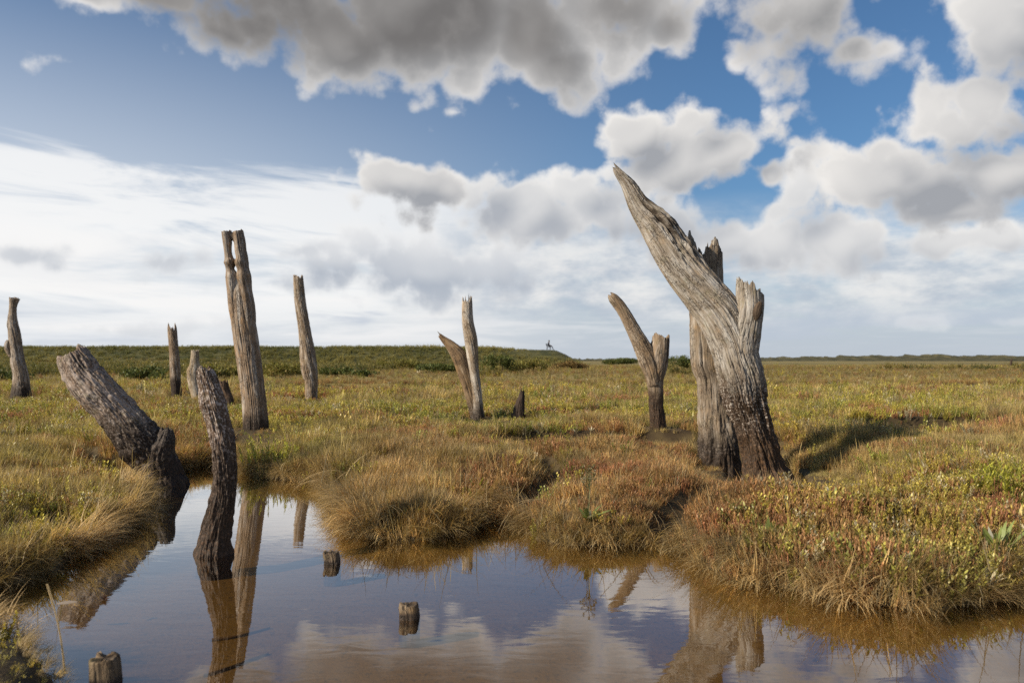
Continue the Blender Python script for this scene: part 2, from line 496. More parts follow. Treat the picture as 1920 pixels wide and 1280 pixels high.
def build_water():
    m, T, out = new_mat('pool_water')
    pos = T.node('ShaderNodeNewGeometry').outputs['Position']
    w1 = T.noise(T.v('MULTIPLY', pos, (5.0, 14.0, 1.0)), 1.0, 3, 0.5, dist=0.5)
    w2 = T.noise(T.v('MULTIPLY', pos, (22.0, 55.0, 1.0)), 1.0, 2, 0.5)
    patch = T.ss(T.noise(T.v('MULTIPLY', pos, (0.7, 1.0, 1.0)), 1.3, 2, 0.5), 0.42, 0.66)
    h = T.m('ADD', w1, T.m('MULTIPLY', T.m('MULTIPLY', w2, 0.10), patch))
    nb = bump(T, h, 0.05, 0.008)
    inc = T.node('ShaderNodeNewGeometry').outputs['Incoming']
    ca = T.m('ABSOLUTE', T.v('DOT_PRODUCT', inc, nb))
    fr = T.m('MULTIPLY_ADD', T.m('POWER', T.m('SUBTRACT', 1.0, ca, clamp=True), 5.0), 0.975, 0.025)
    gl = T.node('ShaderNodeBsdfGlossy'); gl.inputs['Roughness'].default_value = 0.012
    T._set(gl.inputs['Normal'], nb)
    gl.inputs['Color'].default_value = (1, 1, 1, 1)
    tr = T.node('ShaderNodeBsdfTransparent'); tr.inputs['Color'].default_value = (0.93, 0.80, 0.56, 1)
    fac = T.m('MULTIPLY_ADD', fr, 1.45, 0.10, clamp=True)
    mx = T.node('ShaderNodeMixShader')
    T._set(mx.inputs[0], fac); T.nt.links.new(tr.outputs[0], mx.inputs[1]); T.nt.links.new(gl.outputs[0], mx.inputs[2])
    T.nt.links.new(mx.outputs[0], out.inputs[0])
    xs = np.linspace(-8, 8, 9); ys = np.linspace(0.5, 9.0, 9)
    X, Y = np.meshgrid(xs, ys); i = (np.arange(8)[:, None] * 9 + np.arange(8)[None, :]).ravel()
    o = link_mesh('pool_water', np.stack([X.ravel(), Y.ravel(), np.zeros(81)], 1), quads=np.stack([i, i + 1, i + 10, i + 9], 1), mat=m)
    tag(o, 'shallow brown pool water mirroring the sky', kind='structure')

build_ground()
build_water()
for o in bpy.data.objects:
    if o.type == 'MESH': o['kind'] = 'structure'

# ================================================================== weathered timber
def wood_mat(name, pale=(0.40, 0.36, 0.31), brown=(0.17, 0.115, 0.07), dark=(0.022, 0.015, 0.010), warm=(0.34, 0.20, 0.075),
             z0=0.25, z1=0.55, speck=0.5, warmth=0.3, paleamt=0.5, moss=0.0, rough_crust=0.0):
    """z0..z1: height over which the dark wet foot gives way to bleached wood."""
    m, T, out = new_mat(name)
    g = T.attr('grain'); hz = T.attr('rise', out='Fac'); crk = T.attr('crack', out='Fac')
    fine = T.noise(T.v('MULTIPLY', g, (60, 60, 5)), 1.0, 6, 0.65)
    mid = T.noise(T.v('MULTIPLY', g, (16, 16, 2.2)), 1.0, 5, 0.6)
    blot = T.noise(T.v('MULTIPLY', g, (9, 9, 6)), 1.0, 6, 0.65)
    spk = T.noise(T.v('MULTIPLY', g, (75, 75, 60)), 1.0, 4, 0.7)
    t = T.m('ADD', T.m('MULTIPLY', mid, 0.6), T.m('MULTIPLY', fine, 0.4))
    col = T.mix(T.ss(t, 0.62 - 0.30 * paleamt, 0.66), brown, pale)
    col = T.mix(T.m('MULTIPLY', T.ss(blot, 0.50, 0.72), warmth), col, warm)
    if moss > 0:
        col = T.mix(T.m('MULTIPLY', T.ss(T.noise(g, 11.0, 5, 0.7), 0.52, 0.66), moss), col, (0.11, 0.12, 0.03))
    # fine checks along the grain
    lines = T.noise(T.v('MULTIPLY', g, (110, 110, 3.0)), 1.0, 3, 0.6)
    col = T.mix(T.m('MULTIPLY', T.ss(lines, 0.44, 0.34), 0.65), col, (0.045, 0.03, 0.02))
    col = T.mix(T.ss(crk, 0.30, 0.85), col, (0.030, 0.021, 0.014))
    # dark foot with pale crusted flecks along its upper margin
    edge = T.m('ADD', hz, T.m('MULTIPLY_ADD', blot, -1.0 * (z1 - z0) * 1.8, 0.9 * (z1 - z0)))
    k = T.ss(edge, z0, z1, 1.0, 0.0)
    footc = T.mix(T.ss(spk, 0.45, 0.70), dark, (dark[0] * 3.4, dark[1] * 3.0, dark[2] * 2.6))
    foot = T.mix(T.m('MULTIPLY', T.ss(spk, 0.53, 0.62), T.m('MULTIPLY', T.ss(edge, z0 * 0.45, z0), speck)), footc, (0.42, 0.38, 0.33))
    col = T.mix(k, col, foot)
    if rough_crust > 0:
        cr = T.m('MULTIPLY', T.ss(spk, 0.48, 0.60), T.m('MULTIPLY', T.ss(hz, z0, z1), rough_crust))
        col = T.mix(cr, col, (0.50, 0.43, 0.38))
    wob = T.v('MULTIPLY_ADD', T.noise(g, 14.0, 2, 0.5, out=1), (0.012, 0.012, 0.05), g)
    chk = T.vor(T.v('MULTIPLY', wob, (85, 85, 17)), 1.0, 'DISTANCE_TO_EDGE')
    ckl = T.m('MULTIPLY', T.ss(chk, 0.10, 0.02), T.ss(T.noise(g, 7.0, 3, 0.6), 0.42, 0.58))
    col = T.mix(T.m('MULTIPLY', ckl, 0.7), col, (0.04, 0.028, 0.02))
    fine = T.m('SUBTRACT', fine, T.m('MULTIPLY', ckl, 0.6))
    hh = T.m('ADD', T.m('MULTIPLY', fine, 0.7), T.m('ADD', T.m('MULTIPLY', spk, 0.35), T.m('MULTIPLY', lines, 0.5)))
    nb = bump(T, hh, 0.75, 0.010)
    principled(T, out, col, T.m('MULTIPLY_ADD', k, -0.22, 0.85), 0.25, nb)
    return m

def catmull(P, ts):
    P = np.asarray(P, float); n = len(P)
    d = np.r_[0, np.cumsum(np.linalg.norm(np.diff(P[:, :3], axis=0), axis=1))]
    s = ts * d[-1]
    k = np.clip(np.searchsorted(d, s, side='right') - 1, 0, n - 2)
    out = np.zeros((len(ts), P.shape[1]))
    tan = np.zeros_like(P)
    tan[1:-1] = (P[2:] - P[:-2]) / (d[2:] - d[:-2])[:, None]
    tan[0] = (P[1] - P[0]) / (d[1] - d[0]); tan[-1] = (P[-1] - P[-2]) / (d[-1] - d[-2])
    h = (d[k + 1] - d[k]); u = (s - d[k]) / h
    h00 = 2 * u**3 - 3 * u**2 + 1; h10 = u**3 - 2 * u**2 + u; h01 = -2 * u**3 + 3 * u**2; h11 = u**3 - u**2
    out = h00[:, None] * P[k] + (h10 * h)[:, None] * tan[k] + h01[:, None] * P[k + 1] + (h11 * h)[:, None] * tan[k + 1]
    return out, d[-1]

class Tube:
    """A swept limb: points run top to foot as (photo x, photo y, width px[, depth offset m])."""
    def __init__(s, Y, pts, depth=0.9, nseg=120, nring=180, seed=1, jag=0.06, jagn=3.0, crack=0.10, lump=0.07, rough=0.03, twist=0.5,
                 hollow=True, foot=True, slant=0.0, slant_at=0.0, scar=None, knob=0.0, bark=0.0, bark_top=0.36, flat=0.0, square=0.0, jagmax=1.0, base_z=-0.25, grooves=5.0, open_top=True):
        P = []
        for q in pts:
            off = q[3] if len(q) > 3 else 0.0
            x, y, z = up(q[0], q[1], Y + off)
            P.append((x, y, z, q[2] / F * (Y + off) * 0.5))
        if foot:
            x, y, z, r = P[-1]
            px, py, pz, pr = P[-2]
            if z > base_z + 0.02:
                P.append((x + (x - px) * 0.25, y, base_z, r * 1.04))
        P = P[::-1]                                   # foot to top
        rng = np.random.RandomState(seed)
        th = np.linspace(0, 2 * np.pi, nseg, endpoint=False)
        # broken top: every column of the surface ends at its own height
        jn = fbm(np.stack([np.cos(th) * jagn, np.sin(th) * jagn, np.full(nseg, seed * 1.7)], 1), 4, seed, 0.62)
        jn = (jn - jn.min()) / (jn.max() - jn.min() + 1e-9)
        tmax = 1 - jag * (1 - jn ** 1.5) * jagmax - slant * (0.5 + 0.5 * np.cos(th - slant_at))
        body = np.linspace(0, 1, nring)
        Tt = body[:, None] * tmax[None, :]            # nring x nseg
        S, L = catmull(P, Tt.ravel())
        S = S.reshape(nring, nseg, 4)
        C0, _ = catmull(P, np.clip(Tt.ravel() - 0.01, 0, 1)); C1, _ = catmull(P, np.clip(Tt.ravel() + 0.01, 0, 1))
        tg = (C1 - C0)[:, :3]; tg /= np.linalg.norm(tg, axis=1)[:, None] + 1e-9
        tg = tg.reshape(nring, nseg, 3)
        yv = np.array([0, 1.0, 0])
        b1 = np.cross(yv, tg); b1 /= np.linalg.norm(b1, axis=2)[..., None] + 1e-9
        b2 = np.cross(tg, b1)
        v = Tt * L
        TH = np.broadcast_to(th, (nring, nseg))
        tw = TH + twist * v
        r = S[..., 3]
        rm = np.mean([q[3] for q in P])
        def N(fr, fv, o, sd, ridged=False, ang=tw):
            return fbm(np.stack([(np.cos(ang) * fr).ravel(), (np.sin(ang) * fr).ravel(), (v * fv).ravel()], 1), o, seed * 31 + sd, 0.55, ridged).reshape(nring, nseg)
        d = lump * N(1.1, 1.3 / max(L, .3) * 3, 3, 1)
        d = d + 0.022 * N(grooves, 1.0, 2, 7)
        fine = N(13.0, 1.6, 2, 11, True)
        fk = np.clip((fine - 0.35) / 0.5, 0, 1)
        d = d - crack * 0.28 * fk
        d = d + knob * np.abs(N(5.0, 9.0, 3, 13))
        if bark: d = d + bark * sstep(Tt, bark_top + 0.1, bark_top - 0.12) * N(5.0, 6.5, 4, 14)
        cn = N(2.6, 0.55, 3, 2, True)
        ck = np.clip((cn - 0.58) / 0.36, 0, 1) ** 1.3
        d = d - crack * ck
        cn2 = N(6.0, 1.4, 3, 3, True)
        ck2 = np.clip((cn2 - 0.56) / 0.36, 0, 1)
        d = d - crack * 0.45 * ck2
        d = d + rough * N(9.0, 14.0, 3, 4)
        sc = np.zeros_like(d)
        if scar:
            t0, a0, wd = scar
            sc = sstep(Tt, t0, t0 + 0.12) * sstep(np.cos(TH - a0) + 0.35 * N(4.0, 8.0, 3, 21), wd, wd + 0.35)
            d = d + sc * (0.30 * N(7.0, 3.2, 4, 22) + 0.10 * N(9.0, 12.0, 2, 24) - 0.08)
        ct, sn = np.cos(TH), np.sin(TH)
        if square > 0:
            e = 2 + square * 4
            k = (np.abs(ct) ** e + np.abs(sn) ** e) ** (-1 / e)
        else:
            k = 1.0
        rr = r * k * (1 + d)
        p = S[..., :3] + b1 * (ct * rr)[..., None] + b2 * (sn * rr * depth)[..., None]
        rings = [p]; ckk = [np.clip(np.maximum.reduce([ck, ck2 * 0.75, fk * 0.55, sc * (0.50 + 0.5 * N(5.0, 14.0, 2, 23))]), 0, 1)]; vv = [v]
        # rotten core sunk into the broken end
        top = p[-1]; cen = S[-1, :, :3].mean(0); tdir = tg[-1].mean(0)
        mn = ((top - cen) @ tdir).min()
        for fac, dep in ((0.82, 0.10), (0.55, 0.9 if hollow else 0.35), (0.2, 1.25 if hollow else 0.4)):
            cq = cen + (top - cen) * fac
            dd = (cq - cen) @ tdir
            lo = mn * fac - rm * 0.35 * dep
            cq = cq + np.outer((lo - dd) * min(1, dep), tdir)
            cq = cq + 0.06 * rm * (rng.rand(nseg, 1) - 0.5)
            rings.append(cq[None]); ckk.append(np.full((1, nseg), 0.35 + 0.25 * (fac < .7))); vv.append(v[-1:])
        A = np.concatenate(rings, 0)
        nr = A.shape[0]
        V = A.reshape(-1, 3)
        i = (np.arange(nr - 1)[:, None] * nseg + np.arange(nseg)[None, :])
        j = (np.arange(nr - 1)[:, None] * nseg + (np.arange(nseg)[None, :] + 1) % nseg)
        s.Q = np.stack([i, j, j + nseg, i + nseg], -1).reshape(-1, 4)
        s.V = V
        vf = np.concatenate(vv, 0).ravel()
        angf = np.tile(th, nr) + twist * vf
        s.grain = np.stack([np.cos(angf) * rm + seed * 0.37, np.sin(angf) * rm + seed * 0.11, vf], 1)
        s.crack = np.concatenate(ckk, 0).ravel()
        # close the centre
        c = len(V)
        s.V = np.vstack([V, A[-1].mean(0)[None]])
        s.grain = np.vstack([s.grain, s.grain[-1:]]); s.crack = np.r_[s.crack, 0.6]
        last = (nr - 1) * nseg
        half = [(last + a, last + (a + 1) % nseg, c, c) for a in range(nseg)]
        s.cap = half

def build_wood(name, tubes, mat, parent=None):
    V, G, C, Q, off, caps = [], [], [], [], 0, []
    for t in tubes:
        V.append(t.V); G.append(t.grain); C.append(t.crack); Q.append(t.Q + off)
        caps += [(a + off, b + off, c + off) for a, b, c, _ in t.cap]
        off += len(t.V)
    V = np.vstack(V)
    me = bpy.data.meshes.new(name)
    me.from_pydata(V.tolist(), [], np.vstack(Q).tolist() + caps)
    me.update()
    fattr(me, 'grain', np.vstack(G), 'FLOAT_VECTOR'); fattr(me, 'crack', np.concatenate(C)); fattr(me, 'rise', V[:, 2])
    me.materials.append(mat)
    me.polygons.foreach_set('use_smooth', np.ones(len(me.polygons), bool))
    o = bpy.data.objects.new(name, me); COL.objects.link(o)
    if parent: o.parent = parent
    return o

def place_origin(o, loc):                # move the origin to the foot of a thing that is one mesh
    o.data.transform(Matrix.Translation(-Vector(loc))); o.location = loc

GP = 'weathered posts standing in the marsh'

def build_posts():
    # --- the great leaning trunk with its broken fork
    m1 = wood_mat('bleached_oak', pale=(0.42, 0.395, 0.355), brown=(0.22, 0.18, 0.135), dark=(0.042, 0.026, 0.015), z0=0.60, z1=1.02, speck=0.95, warmth=0.22, paleamt=0.75, moss=0.22)
    Y = 6.82
    root = bpy.data.objects.new('leaning_trunk', None); COL.objects.link(root)
    root.empty_display_size = 0.2
    base = Vector((up(1434, 900, Y)[0], Y, 0.0)); root.location = base
    tag(root, 'big bleached tree trunk leaning left to a sharp point, with a broken fork', 'tree trunk', GP)
    pts = [(1148, 306, 5, .30), (1158, 322, 15, .29), (1177, 346, 27, .28), (1200, 386, 45, .26), (1233, 425, 68, .24), (1261, 471, 75, .2), (1287, 509, 77, .16), (1320, 551, 80, .12),
           (1349, 588, 84, .08), (1371, 634, 85, .05), (1382, 672, 80, .02), (1393, 714, 80), (1399, 752, 76), (1408, 781, 68), (1416, 815, 64), (1425, 848, 68), (1432, 880, 74), (1438, 902, 92)]
    t = Tube(Y, pts, depth=0.85, nseg=380, nring=520, seed=3, jag=0.030, jagn=2.6, crack=0.17, lump=0.07, rough=0.024, twist=0.35, base_z=-0.2, grooves=6.5, scar=(0.58, -0.35, 0.20), bark=0.26)
    o = build_wood('trunk', [t], m1, root)
    b = Tube(Y - 0.02, [(1405, 513, 46, .04), (1406, 530, 50, .04), (1406, 548, 52, .04), (1406, 572, 53, .03), (1402, 600, 56, .0), (1395, 632, 62, .0), (1391, 664, 62, .0), (1392, 705, 60, .0)],
             depth=0.75, nseg=190, nring=210, seed=8, jag=0.10, jagn=3.2, crack=0.17, lump=0.05, foot=False, rough=0.024, twist=0.3, grooves=6, slant=0.18, slant_at=0.3)
    f = build_wood('fork', [b], m1, root)
    f['label'] = 'broken upright fork with a dark knot'
    kn = Tube(Y - 0.125, [(1426, 566, 7), (1422, 576, 15), (1419, 588, 17), (1417, 600, 6)], depth=0.6, nseg=36, nring=26, seed=12, jag=.0, crack=0.2, foot=False)
    k = build_wood('knot', [kn], wood_mat('knot_wood', pale=(0.16, 0.11, 0.07), brown=(0.05, 0.034, 0.022), z0=-2, z1=-1.5), f)
    for ch in (o, f): ch.matrix_parent_inverse = Matrix.Translation(-base)

    # --- upright post behind it
    m2 = wood_mat('grey_brown_timber', pale=(0.38, 0.34, 0.29), brown=(0.20, 0.155, 0.11), z0=0.20, z1=0.42, speck=0.25, warmth=0.35, paleamt=0.5, moss=0.1)
    Y = 7.35
    t = Tube(Y, [(1321, 440, 60), (1322, 470, 61), (1324, 530, 62), (1326, 590, 63), (1329, 680, 65), (1336, 705, 60), (1338, 740, 58), (1341, 780, 62), (1345, 815, 66), (1347, 850, 72)],
             depth=0.8, nseg=170, nring=240, seed=15, jag=0.085, jagn=3.4, crack=0.15, lump=0.05, twist=0.05, square=0.25, grooves=7, bark=0.2)
    sp = Tube(Y, [(1293, 432, 3), (1293, 440, 6), (1294, 460, 7), (1296, 500, 9)], nseg=20, nring=30, seed=4, jag=0, foot=False)
    sp2 = Tube(Y - .02, [(1338, 444, 9), (1340, 452, 13), (1342, 470, 16), (1342, 510, 16)], nseg=30, nring=40, seed=9, jag=0.15, foot=False, crack=.2)
    o = build_wood('timber_post', [t, sp, sp2], m2)
    place_origin(o, (up(1345, 850, Y)[0], Y, 0.15))
    tag(o, 'thick upright post with a splintered crown, half hidden behind the big leaning trunk', 'post', GP)

    # --- small forked trunk left of it
    m3 = wood_mat('brown_fork_wood', pale=(0.44, 0.375, 0.30), brown=(0.22, 0.16, 0.105), dark=(0.030, 0.018, 0.010), z0=0.56, z1=0.80, speck=0.1, warmth=0.45, paleamt=0.45, moss=0.15)
    Y = 8.7
    root = bpy.data.objects.new('forked_trunk', None); COL.objects.link(root); root.empty_display_size = .2
    base = Vector((up(1234, 805, Y)[0], Y, 0.2)); root.location = base
    tag(root, 'short forked trunk with one thin arm bent up left and a sawn stub', 'tree trunk', GP)
    t = Tube(Y, [(1239, 622, 30), (1239, 640, 33), (1234, 664, 42), (1230, 688, 42), (1228, 714, 33), (1229, 732, 28), (1231, 763, 27), (1234, 799, 30), (1236, 816, 36)],
             depth=0.9, nseg=110, nring=140, seed=21, jag=0.05, jagn=1.6, crack=0.11, lump=0.12, grooves=5, bark=0.25, bark_top=0.55)
    o1 = build_wood('trunk', [t], m3, root)
    t = Tube(Y - .03, [(1142, 550, 9), (1150, 559, 19), (1166, 580, 22), (1185, 614, 26), (1202, 646, 32), (1216, 676, 35), (1223, 700, 30), (1227, 722, 22)],
             depth=0.9, nseg=90, nring=150, seed=22, jag=0.03, crack=0.12, lump=0.12, foot=False, grooves=4)
    o2 = build_wood('branch', [t], m3, root)
    for ch in (o1, o2): ch.matrix_parent_inverse = Matrix.Translation(-base)

    # --- twin stems, centre
    m4 = wood_mat('twin_stem_wood', pale=(0.52, 0.48, 0.42), brown=(0.26, 0.195, 0.13), z0=0.24, z1=0.50, speck=0.2, warmth=0.35, paleamt=0.65)
    Y = 10.7
    root = bpy.data.objects.new('forked_trunk', None); COL.objects.link(root); root.empty_display_size = .2
    base = Vector((up(895, 780, Y)[0], Y, 0.2)); root.location = base
    tag(root, 'slim grey post with a pointed brown side limb leaning left from its foot', 'tree trunk', GP)
    t = Tube(Y, [(876, 549, 18), (877, 600, 21), (883, 637, 24), (887, 679, 21), (890, 707, 20), (893, 731, 20), (896, 768, 21), (897, 790, 24)],
             nseg=100, nring=180, seed=31, jag=0.075, jagn=3.0, crack=0.14, lump=0.09, twist=1.2, grooves=5)
    o1 = build_wood('trunk', [t], m4, root)
    t = Tube(Y + .035, [(819, 621, 3), (829, 633, 10), (846, 649, 20), (861, 668, 28), (871, 696, 28), (880, 726, 26), (888, 757, 24), (892, 785, 20)],
             nseg=80, nring=130, seed=33, jag=0.05, crack=0.12, lump=0.10, foot=True, grooves=4)
    o2 = build_wood('branch', [t], wood_mat('limb_brown', pale=(0.36, 0.28, 0.19), brown=(0.17, 0.11, 0.06), z0=0.24, z1=0.5, warmth=0.5, paleamt=.5), root)
    o2['label'] = 'pointed brown side limb'
    for ch in (o1, o2): ch.matrix_parent_inverse = Matrix.Translation(-base)

    # --- tall split post with sky showing through
    m5 = wood_mat('split_post_wood', pale=(0.45, 0.42, 0.375), brown=(0.23, 0.165, 0.11), warm=(0.38, 0.19, 0.05), z0=0.28, z1=0.46, speck=0.05, warmth=0.4, paleamt=0.55)
    Y = 9.0
    a = Tube(Y, [(425, 432, 18), (426.5, 452, 16), (427.5, 470, 13), (429.5, 484, 15), (431.5, 492, 21), (431.5, 504, 14.5), (435, 518, 22), (438, 545, 22), (441.5, 575, 24), (447, 610, 22), (452, 650, 10)],
             depth=1.5, nseg=70, nring=150, seed=41, jag=0.02, crack=0.09, lump=0.015, foot=False, rough=0.02, grooves=4)
    c = Tube(Y, [(446, 431, 18), (449.5, 452, 20), (451.5, 470, 20.5), (454, 484, 21), (453.5, 492, 24), (456, 504, 21), (457.5, 518, 25), (461, 545, 22), (465.5, 575, 24), (468, 610, 22), (470, 650, 10)],
             depth=1.5, nseg=70, nring=150, seed=42, jag=0.02, crack=0.09, lump=0.015, foot=False, rough=0.02, grooves=4)
    br = Tube(Y, [(431, 437, 7), (436, 442, 11), (440, 449, 9), (444, 456, 5)], depth=1.5, nseg=30, nring=20, seed=45, jag=0, foot=False)
    body = Tube(Y, [(446, 512, 8, .02), (447, 522, 24, .02), (450, 548, 38, .01), (453, 575, 42), (457.5, 610, 45), (464, 655, 45), (474, 728, 44), (478, 765, 45), (480, 805, 48)],
                depth=0.9, nseg=150, nring=240, seed=43, jag=0.02, crack=0.13, lump=0.03, twist=0.0, grooves=6)
    o = build_wood('timber_post', [a, c, br, body], m5)
    place_origin(o, (up(480, 800, Y)[0], Y, 0.2))
    tag(o, 'tall leaning post split at the top with sky showing through its slit', 'post', GP)

    # --- post right of it, farther
    m6 = wood_mat('flaky_post_wood', pale=(0.50, 0.46, 0.41), brown=(0.23, 0.17, 0.115), z0=0.12, z1=0.22, speck=0.0, warmth=0.3, paleamt=0.55, moss=0.15)
    Y = 15.7
    t = Tube(Y, [(559, 514, 18), (562, 560, 21), (568, 600, 22), (574, 640, 25), (579, 682, 30), (582, 703, 28), (584, 712, 24), (584, 752, 23)],
             nseg=100, nring=180, seed=51, jag=0.03, jagn=1.3, crack=0.14, lump=0.09, rough=0.06, grooves=5)
    o = build_wood('timber_post', [t], m6); place_origin(o, (up(584, 745, Y)[0], Y, 0.2))
    tag(o, 'slender flaking grey post right of the tall split post, pale at its foot', 'post', GP)

    # --- left edge post
    m7 = wood_mat('left_post_wood', pale=(0.47, 0.43, 0.385), brown=(0.25, 0.19, 0.135), z0=0.34, z1=0.62, speck=0.0, warmth=0.2, paleamt=0.55)
    Y = 16.4
    t = Tube(Y, [(28, 557, 20), (25, 572, 14), (24, 585, 14), (24, 603, 18), (28, 630, 22), (31, 655, 22), (34, 680, 25), (39, 703, 27), (40, 728, 32), (40, 746, 36)],
             nseg=100, nring=170, seed=61, jag=0.015, jagn=1.5, crack=0.12, lump=0.10, rough=0.05)
    kn = Tube(Y - .05, [(16, 637, 7), (14, 646, 11), (16, 656, 11), (21, 668, 8)], nseg=36, nring=30, seed=62, jag=0.05, foot=False, lump=.2)
    kn2 = Tube(Y - .05, [(15, 601, 3), (16, 610, 6), (19, 622, 6)], nseg=24, nring=20, seed=63, jag=0.05, foot=False, lump=.2)
    o = build_wood('timber_post', [t, kn, kn2], m7); place_origin(o, (up(40, 742, Y)[0], Y, 0.2))
    tag(o, 'grey knobbly post at the far left edge with a flared top', 'post', GP)

    # --- thin spiky post
    m8 = wood_mat('spiky_post_wood', pale=(0.46, 0.42, 0.365), brown=(0.22, 0.155, 0.10), z0=0.50, z1=0.72, speck=0.0, warmth=0.25, paleamt=0.5)
    Y = 17.2
    t = Tube(Y, [(322, 604, 13), (323, 618, 17), (325, 640, 17), (327, 665, 18), (328, 688, 19), (329, 709, 19), (331, 742, 19)],
             nseg=90, nring=130, seed=71, jag=0.12, jagn=2.4, crack=0.15, lump=0.06, rough=0.05)
    o = build_wood('timber_post', [t], m8); place_origin(o, (up(331, 738, Y)[0], Y, 0.2))
    tag(o, 'short thin post with a spiky splintered tip and dark foot, in front of the bank', 'post', GP)

    # --- pale stump beside it
    Y = 16.2
    t = Tube(Y, [(366, 655, 14), (365, 684, 18), (363, 697, 24), (365, 718, 23), (370, 748, 20)], nseg=70, nring=90, seed=81, jag=0.03, crack=0.10, lump=0.10)
    o = build_wood('timber_stump', [t], wood_mat('pale_stump_wood', pale=(0.48, 0.45, 0.40), brown=(0.28, 0.21, 0.13), z0=0.1, z1=0.2, speck=0, warmth=0.3, paleamt=0.6)); place_origin(o, (up(370, 745, Y)[0], Y, 0.2))
    tag(o, 'pale stump behind the dark crusted post, lighter than the other stumps', 'stump', GP)

    # --- brown stump right of it
    Y = 13.9
    t = Tube(Y, [(418, 710, 17), (420, 728, 21), (427, 744, 19), (432, 764, 19)], nseg=70, nring=70, seed=91, jag=0.10, crack=0.14, lump=0.15, rough=0.07)
    o = build_wood('timber_stump', [t], wood_mat('rotten_brown', pale=(0.19, 0.12, 0.075), brown=(0.09, 0.055, 0.035), z0=0.22, z1=0.45, speck=0, warmth=0.2, paleamt=0.4)); place_origin(o, (up(431, 758, Y)[0], Y, 0.2))
    tag(o, 'low rotten brown stump between the crusted post and the tall split post', 'stump', GP)

    # --- small black stump, centre
    Y = 10.5
    t = Tube(Y, [(979, 728, 5), (978, 742, 11), (975, 758, 17), (973, 772, 20), (972, 788, 23)], nseg=70, nring=70, seed=95, jag=0.05, crack=0.2, lump=0.2, rough=0.1)
    u = Tube(Y - .03, [(959, 770, 4), (963, 774, 10), (967, 788, 12)], nseg=30, nring=24, seed=96, jag=0.1, foot=True, lump=.25)
    o = build_wood('timber_stump', [t, u], wood_mat('black_rot', pale=(0.09, 0.06, 0.045), brown=(0.035, 0.023, 0.017), z0=-2, z1=-1.5, warmth=0.1)); place_origin(o, (up(972, 783, Y)[0], Y, 0.2))
    tag(o, 'small blackened pointed stump in the grass right of the twin stems', 'stump', GP)

    # --- sliver behind the leaning stump
    Y = 12.5
    t = Tube(Y, [(219, 709, 2), (217, 718, 6), (217, 730, 9), (218, 750, 10)], nseg=36, nring=40, seed=97, jag=0.2, crack=0.2)
    o = build_wood('timber_stump', [t], wood_mat('sliver_wood', pale=(0.20, 0.14, 0.10), brown=(0.09, 0.06, 0.04), z0=-2, z1=-1.5)); place_origin(o, (up(218, 748, Y)[0], Y, 0.2))
    tag(o, 'thin brown splinter just showing behind the fat leaning stump', 'stump', GP)

    # --- fat leaning stump at the pool's far end
    m9 = wood_mat('leaning_stump_wood', pale=(0.44, 0.37, 0.32), brown=(0.22, 0.155, 0.11), dark=(0.024, 0.016, 0.011), z0=0.42, z1=0.66, speck=0.35, warmth=0.15, paleamt=0.65, moss=0.35, rough_crust=0.45)
    Y = 6.38
    t = Tube(Y, [(127, 652, 40, -.10), (136, 668, 54, -.10), (158, 706, 66, -.09), (184, 736, 69, -.08), (208, 761, 68, -.06), (238, 798, 72, -.04), (262, 828, 78, -.02), (282, 853, 72), (295, 876, 74), (301, 900, 82), (304, 918, 92)],
             depth=0.85, nseg=190, nring=260, seed=101, jag=0.05, jagn=1.6, crack=0.045, lump=0.06, rough=0.06, knob=0.22, base_z=-0.2, hollow=False, grooves=4)
    k = Tube(Y - .03, [(314, 800, 18), (312, 811, 28), (307, 828, 42), (300, 850, 56), (297, 880, 60)], depth=0.9, nseg=70, nring=60, seed=102, jag=0.1, crack=0.12, lump=0.12, rough=0.07, foot=False)
    o = build_wood('timber_stump', [t, k], m9); place_origin(o, (up(301, 905, Y)[0], Y, 0.0))
    tag(o, 'fat dark stump leaning left out of the pool, pale crust on its upper half', 'stump', GP)

    # --- dark crusted post in the water
    m10 = wood_mat('crusted_post_wood', pale=(0.25, 0.18, 0.135), brown=(0.12, 0.078, 0.052), dark=(0.030, 0.019, 0.012), z0=0.42, z1=0.74, speck=0.25, warmth=0.1, paleamt=0.5, moss=0.2, rough_crust=0.75)
    Y = 4.10
    t = Tube(Y, [(380, 684, 26), (389, 714, 34), (401, 758, 42), (409, 787, 40), (418, 835, 42), (422, 880, 41), (420, 919, 41), (414, 955, 44), (406, 992, 51), (401, 1025, 59), (400, 1046, 66)],
             depth=0.9, nseg=190, nring=320, seed=111, jag=0.035, jagn=1.8, crack=0.06, lump=0.07, rough=0.07, knob=0.30, base_z=-0.2, hollow=False, grooves=5)
    o = build_wood('timber_post', [t], m10); place_origin(o, (up(400, 1040, Y)[0], Y, 0.0))
    tag(o, 'dark crooked post crusted with barnacles, standing in the pool', 'post', GP)

    # --- sawn pegs in the water
    mp = wood_mat('peg_wood', pale=(0.26, 0.20, 0.135), brown=(0.11, 0.078, 0.048), z0=0.012, z1=0.034, speck=0.1, warmth=0.3, paleamt=0.4, moss=0.25)
    for (cx, y0, y1, w, sd, lab) in ((622, 1031, 1055, 27, 121, 'dark sawn post end poking out of the pool below the grassy tussock'),
                                     (767, 1128, 1157, 34, 122, 'sawn post end with a pale ridged top alone in mid pool'),
                                     (198, 1226, 1281, 46, 123, 'largest sawn post end near the bottom left corner of the pool')):
        Y = F * CH / (y1 - HY)
        t = Tube(Y, [(cx - 2, y0, w * .88), (cx - 2, y0 + 5, w * .97), (cx, (y0 + y1) / 2, w), (cx + 1, y1, w * 1.05)], depth=0.95, nseg=110, nring=70, seed=sd, jag=0.05, jagn=2.5, crack=0.10, lump=0.06, rough=0.04, square=0.9, hollow=False, base_z=-0.2, twist=0.1)
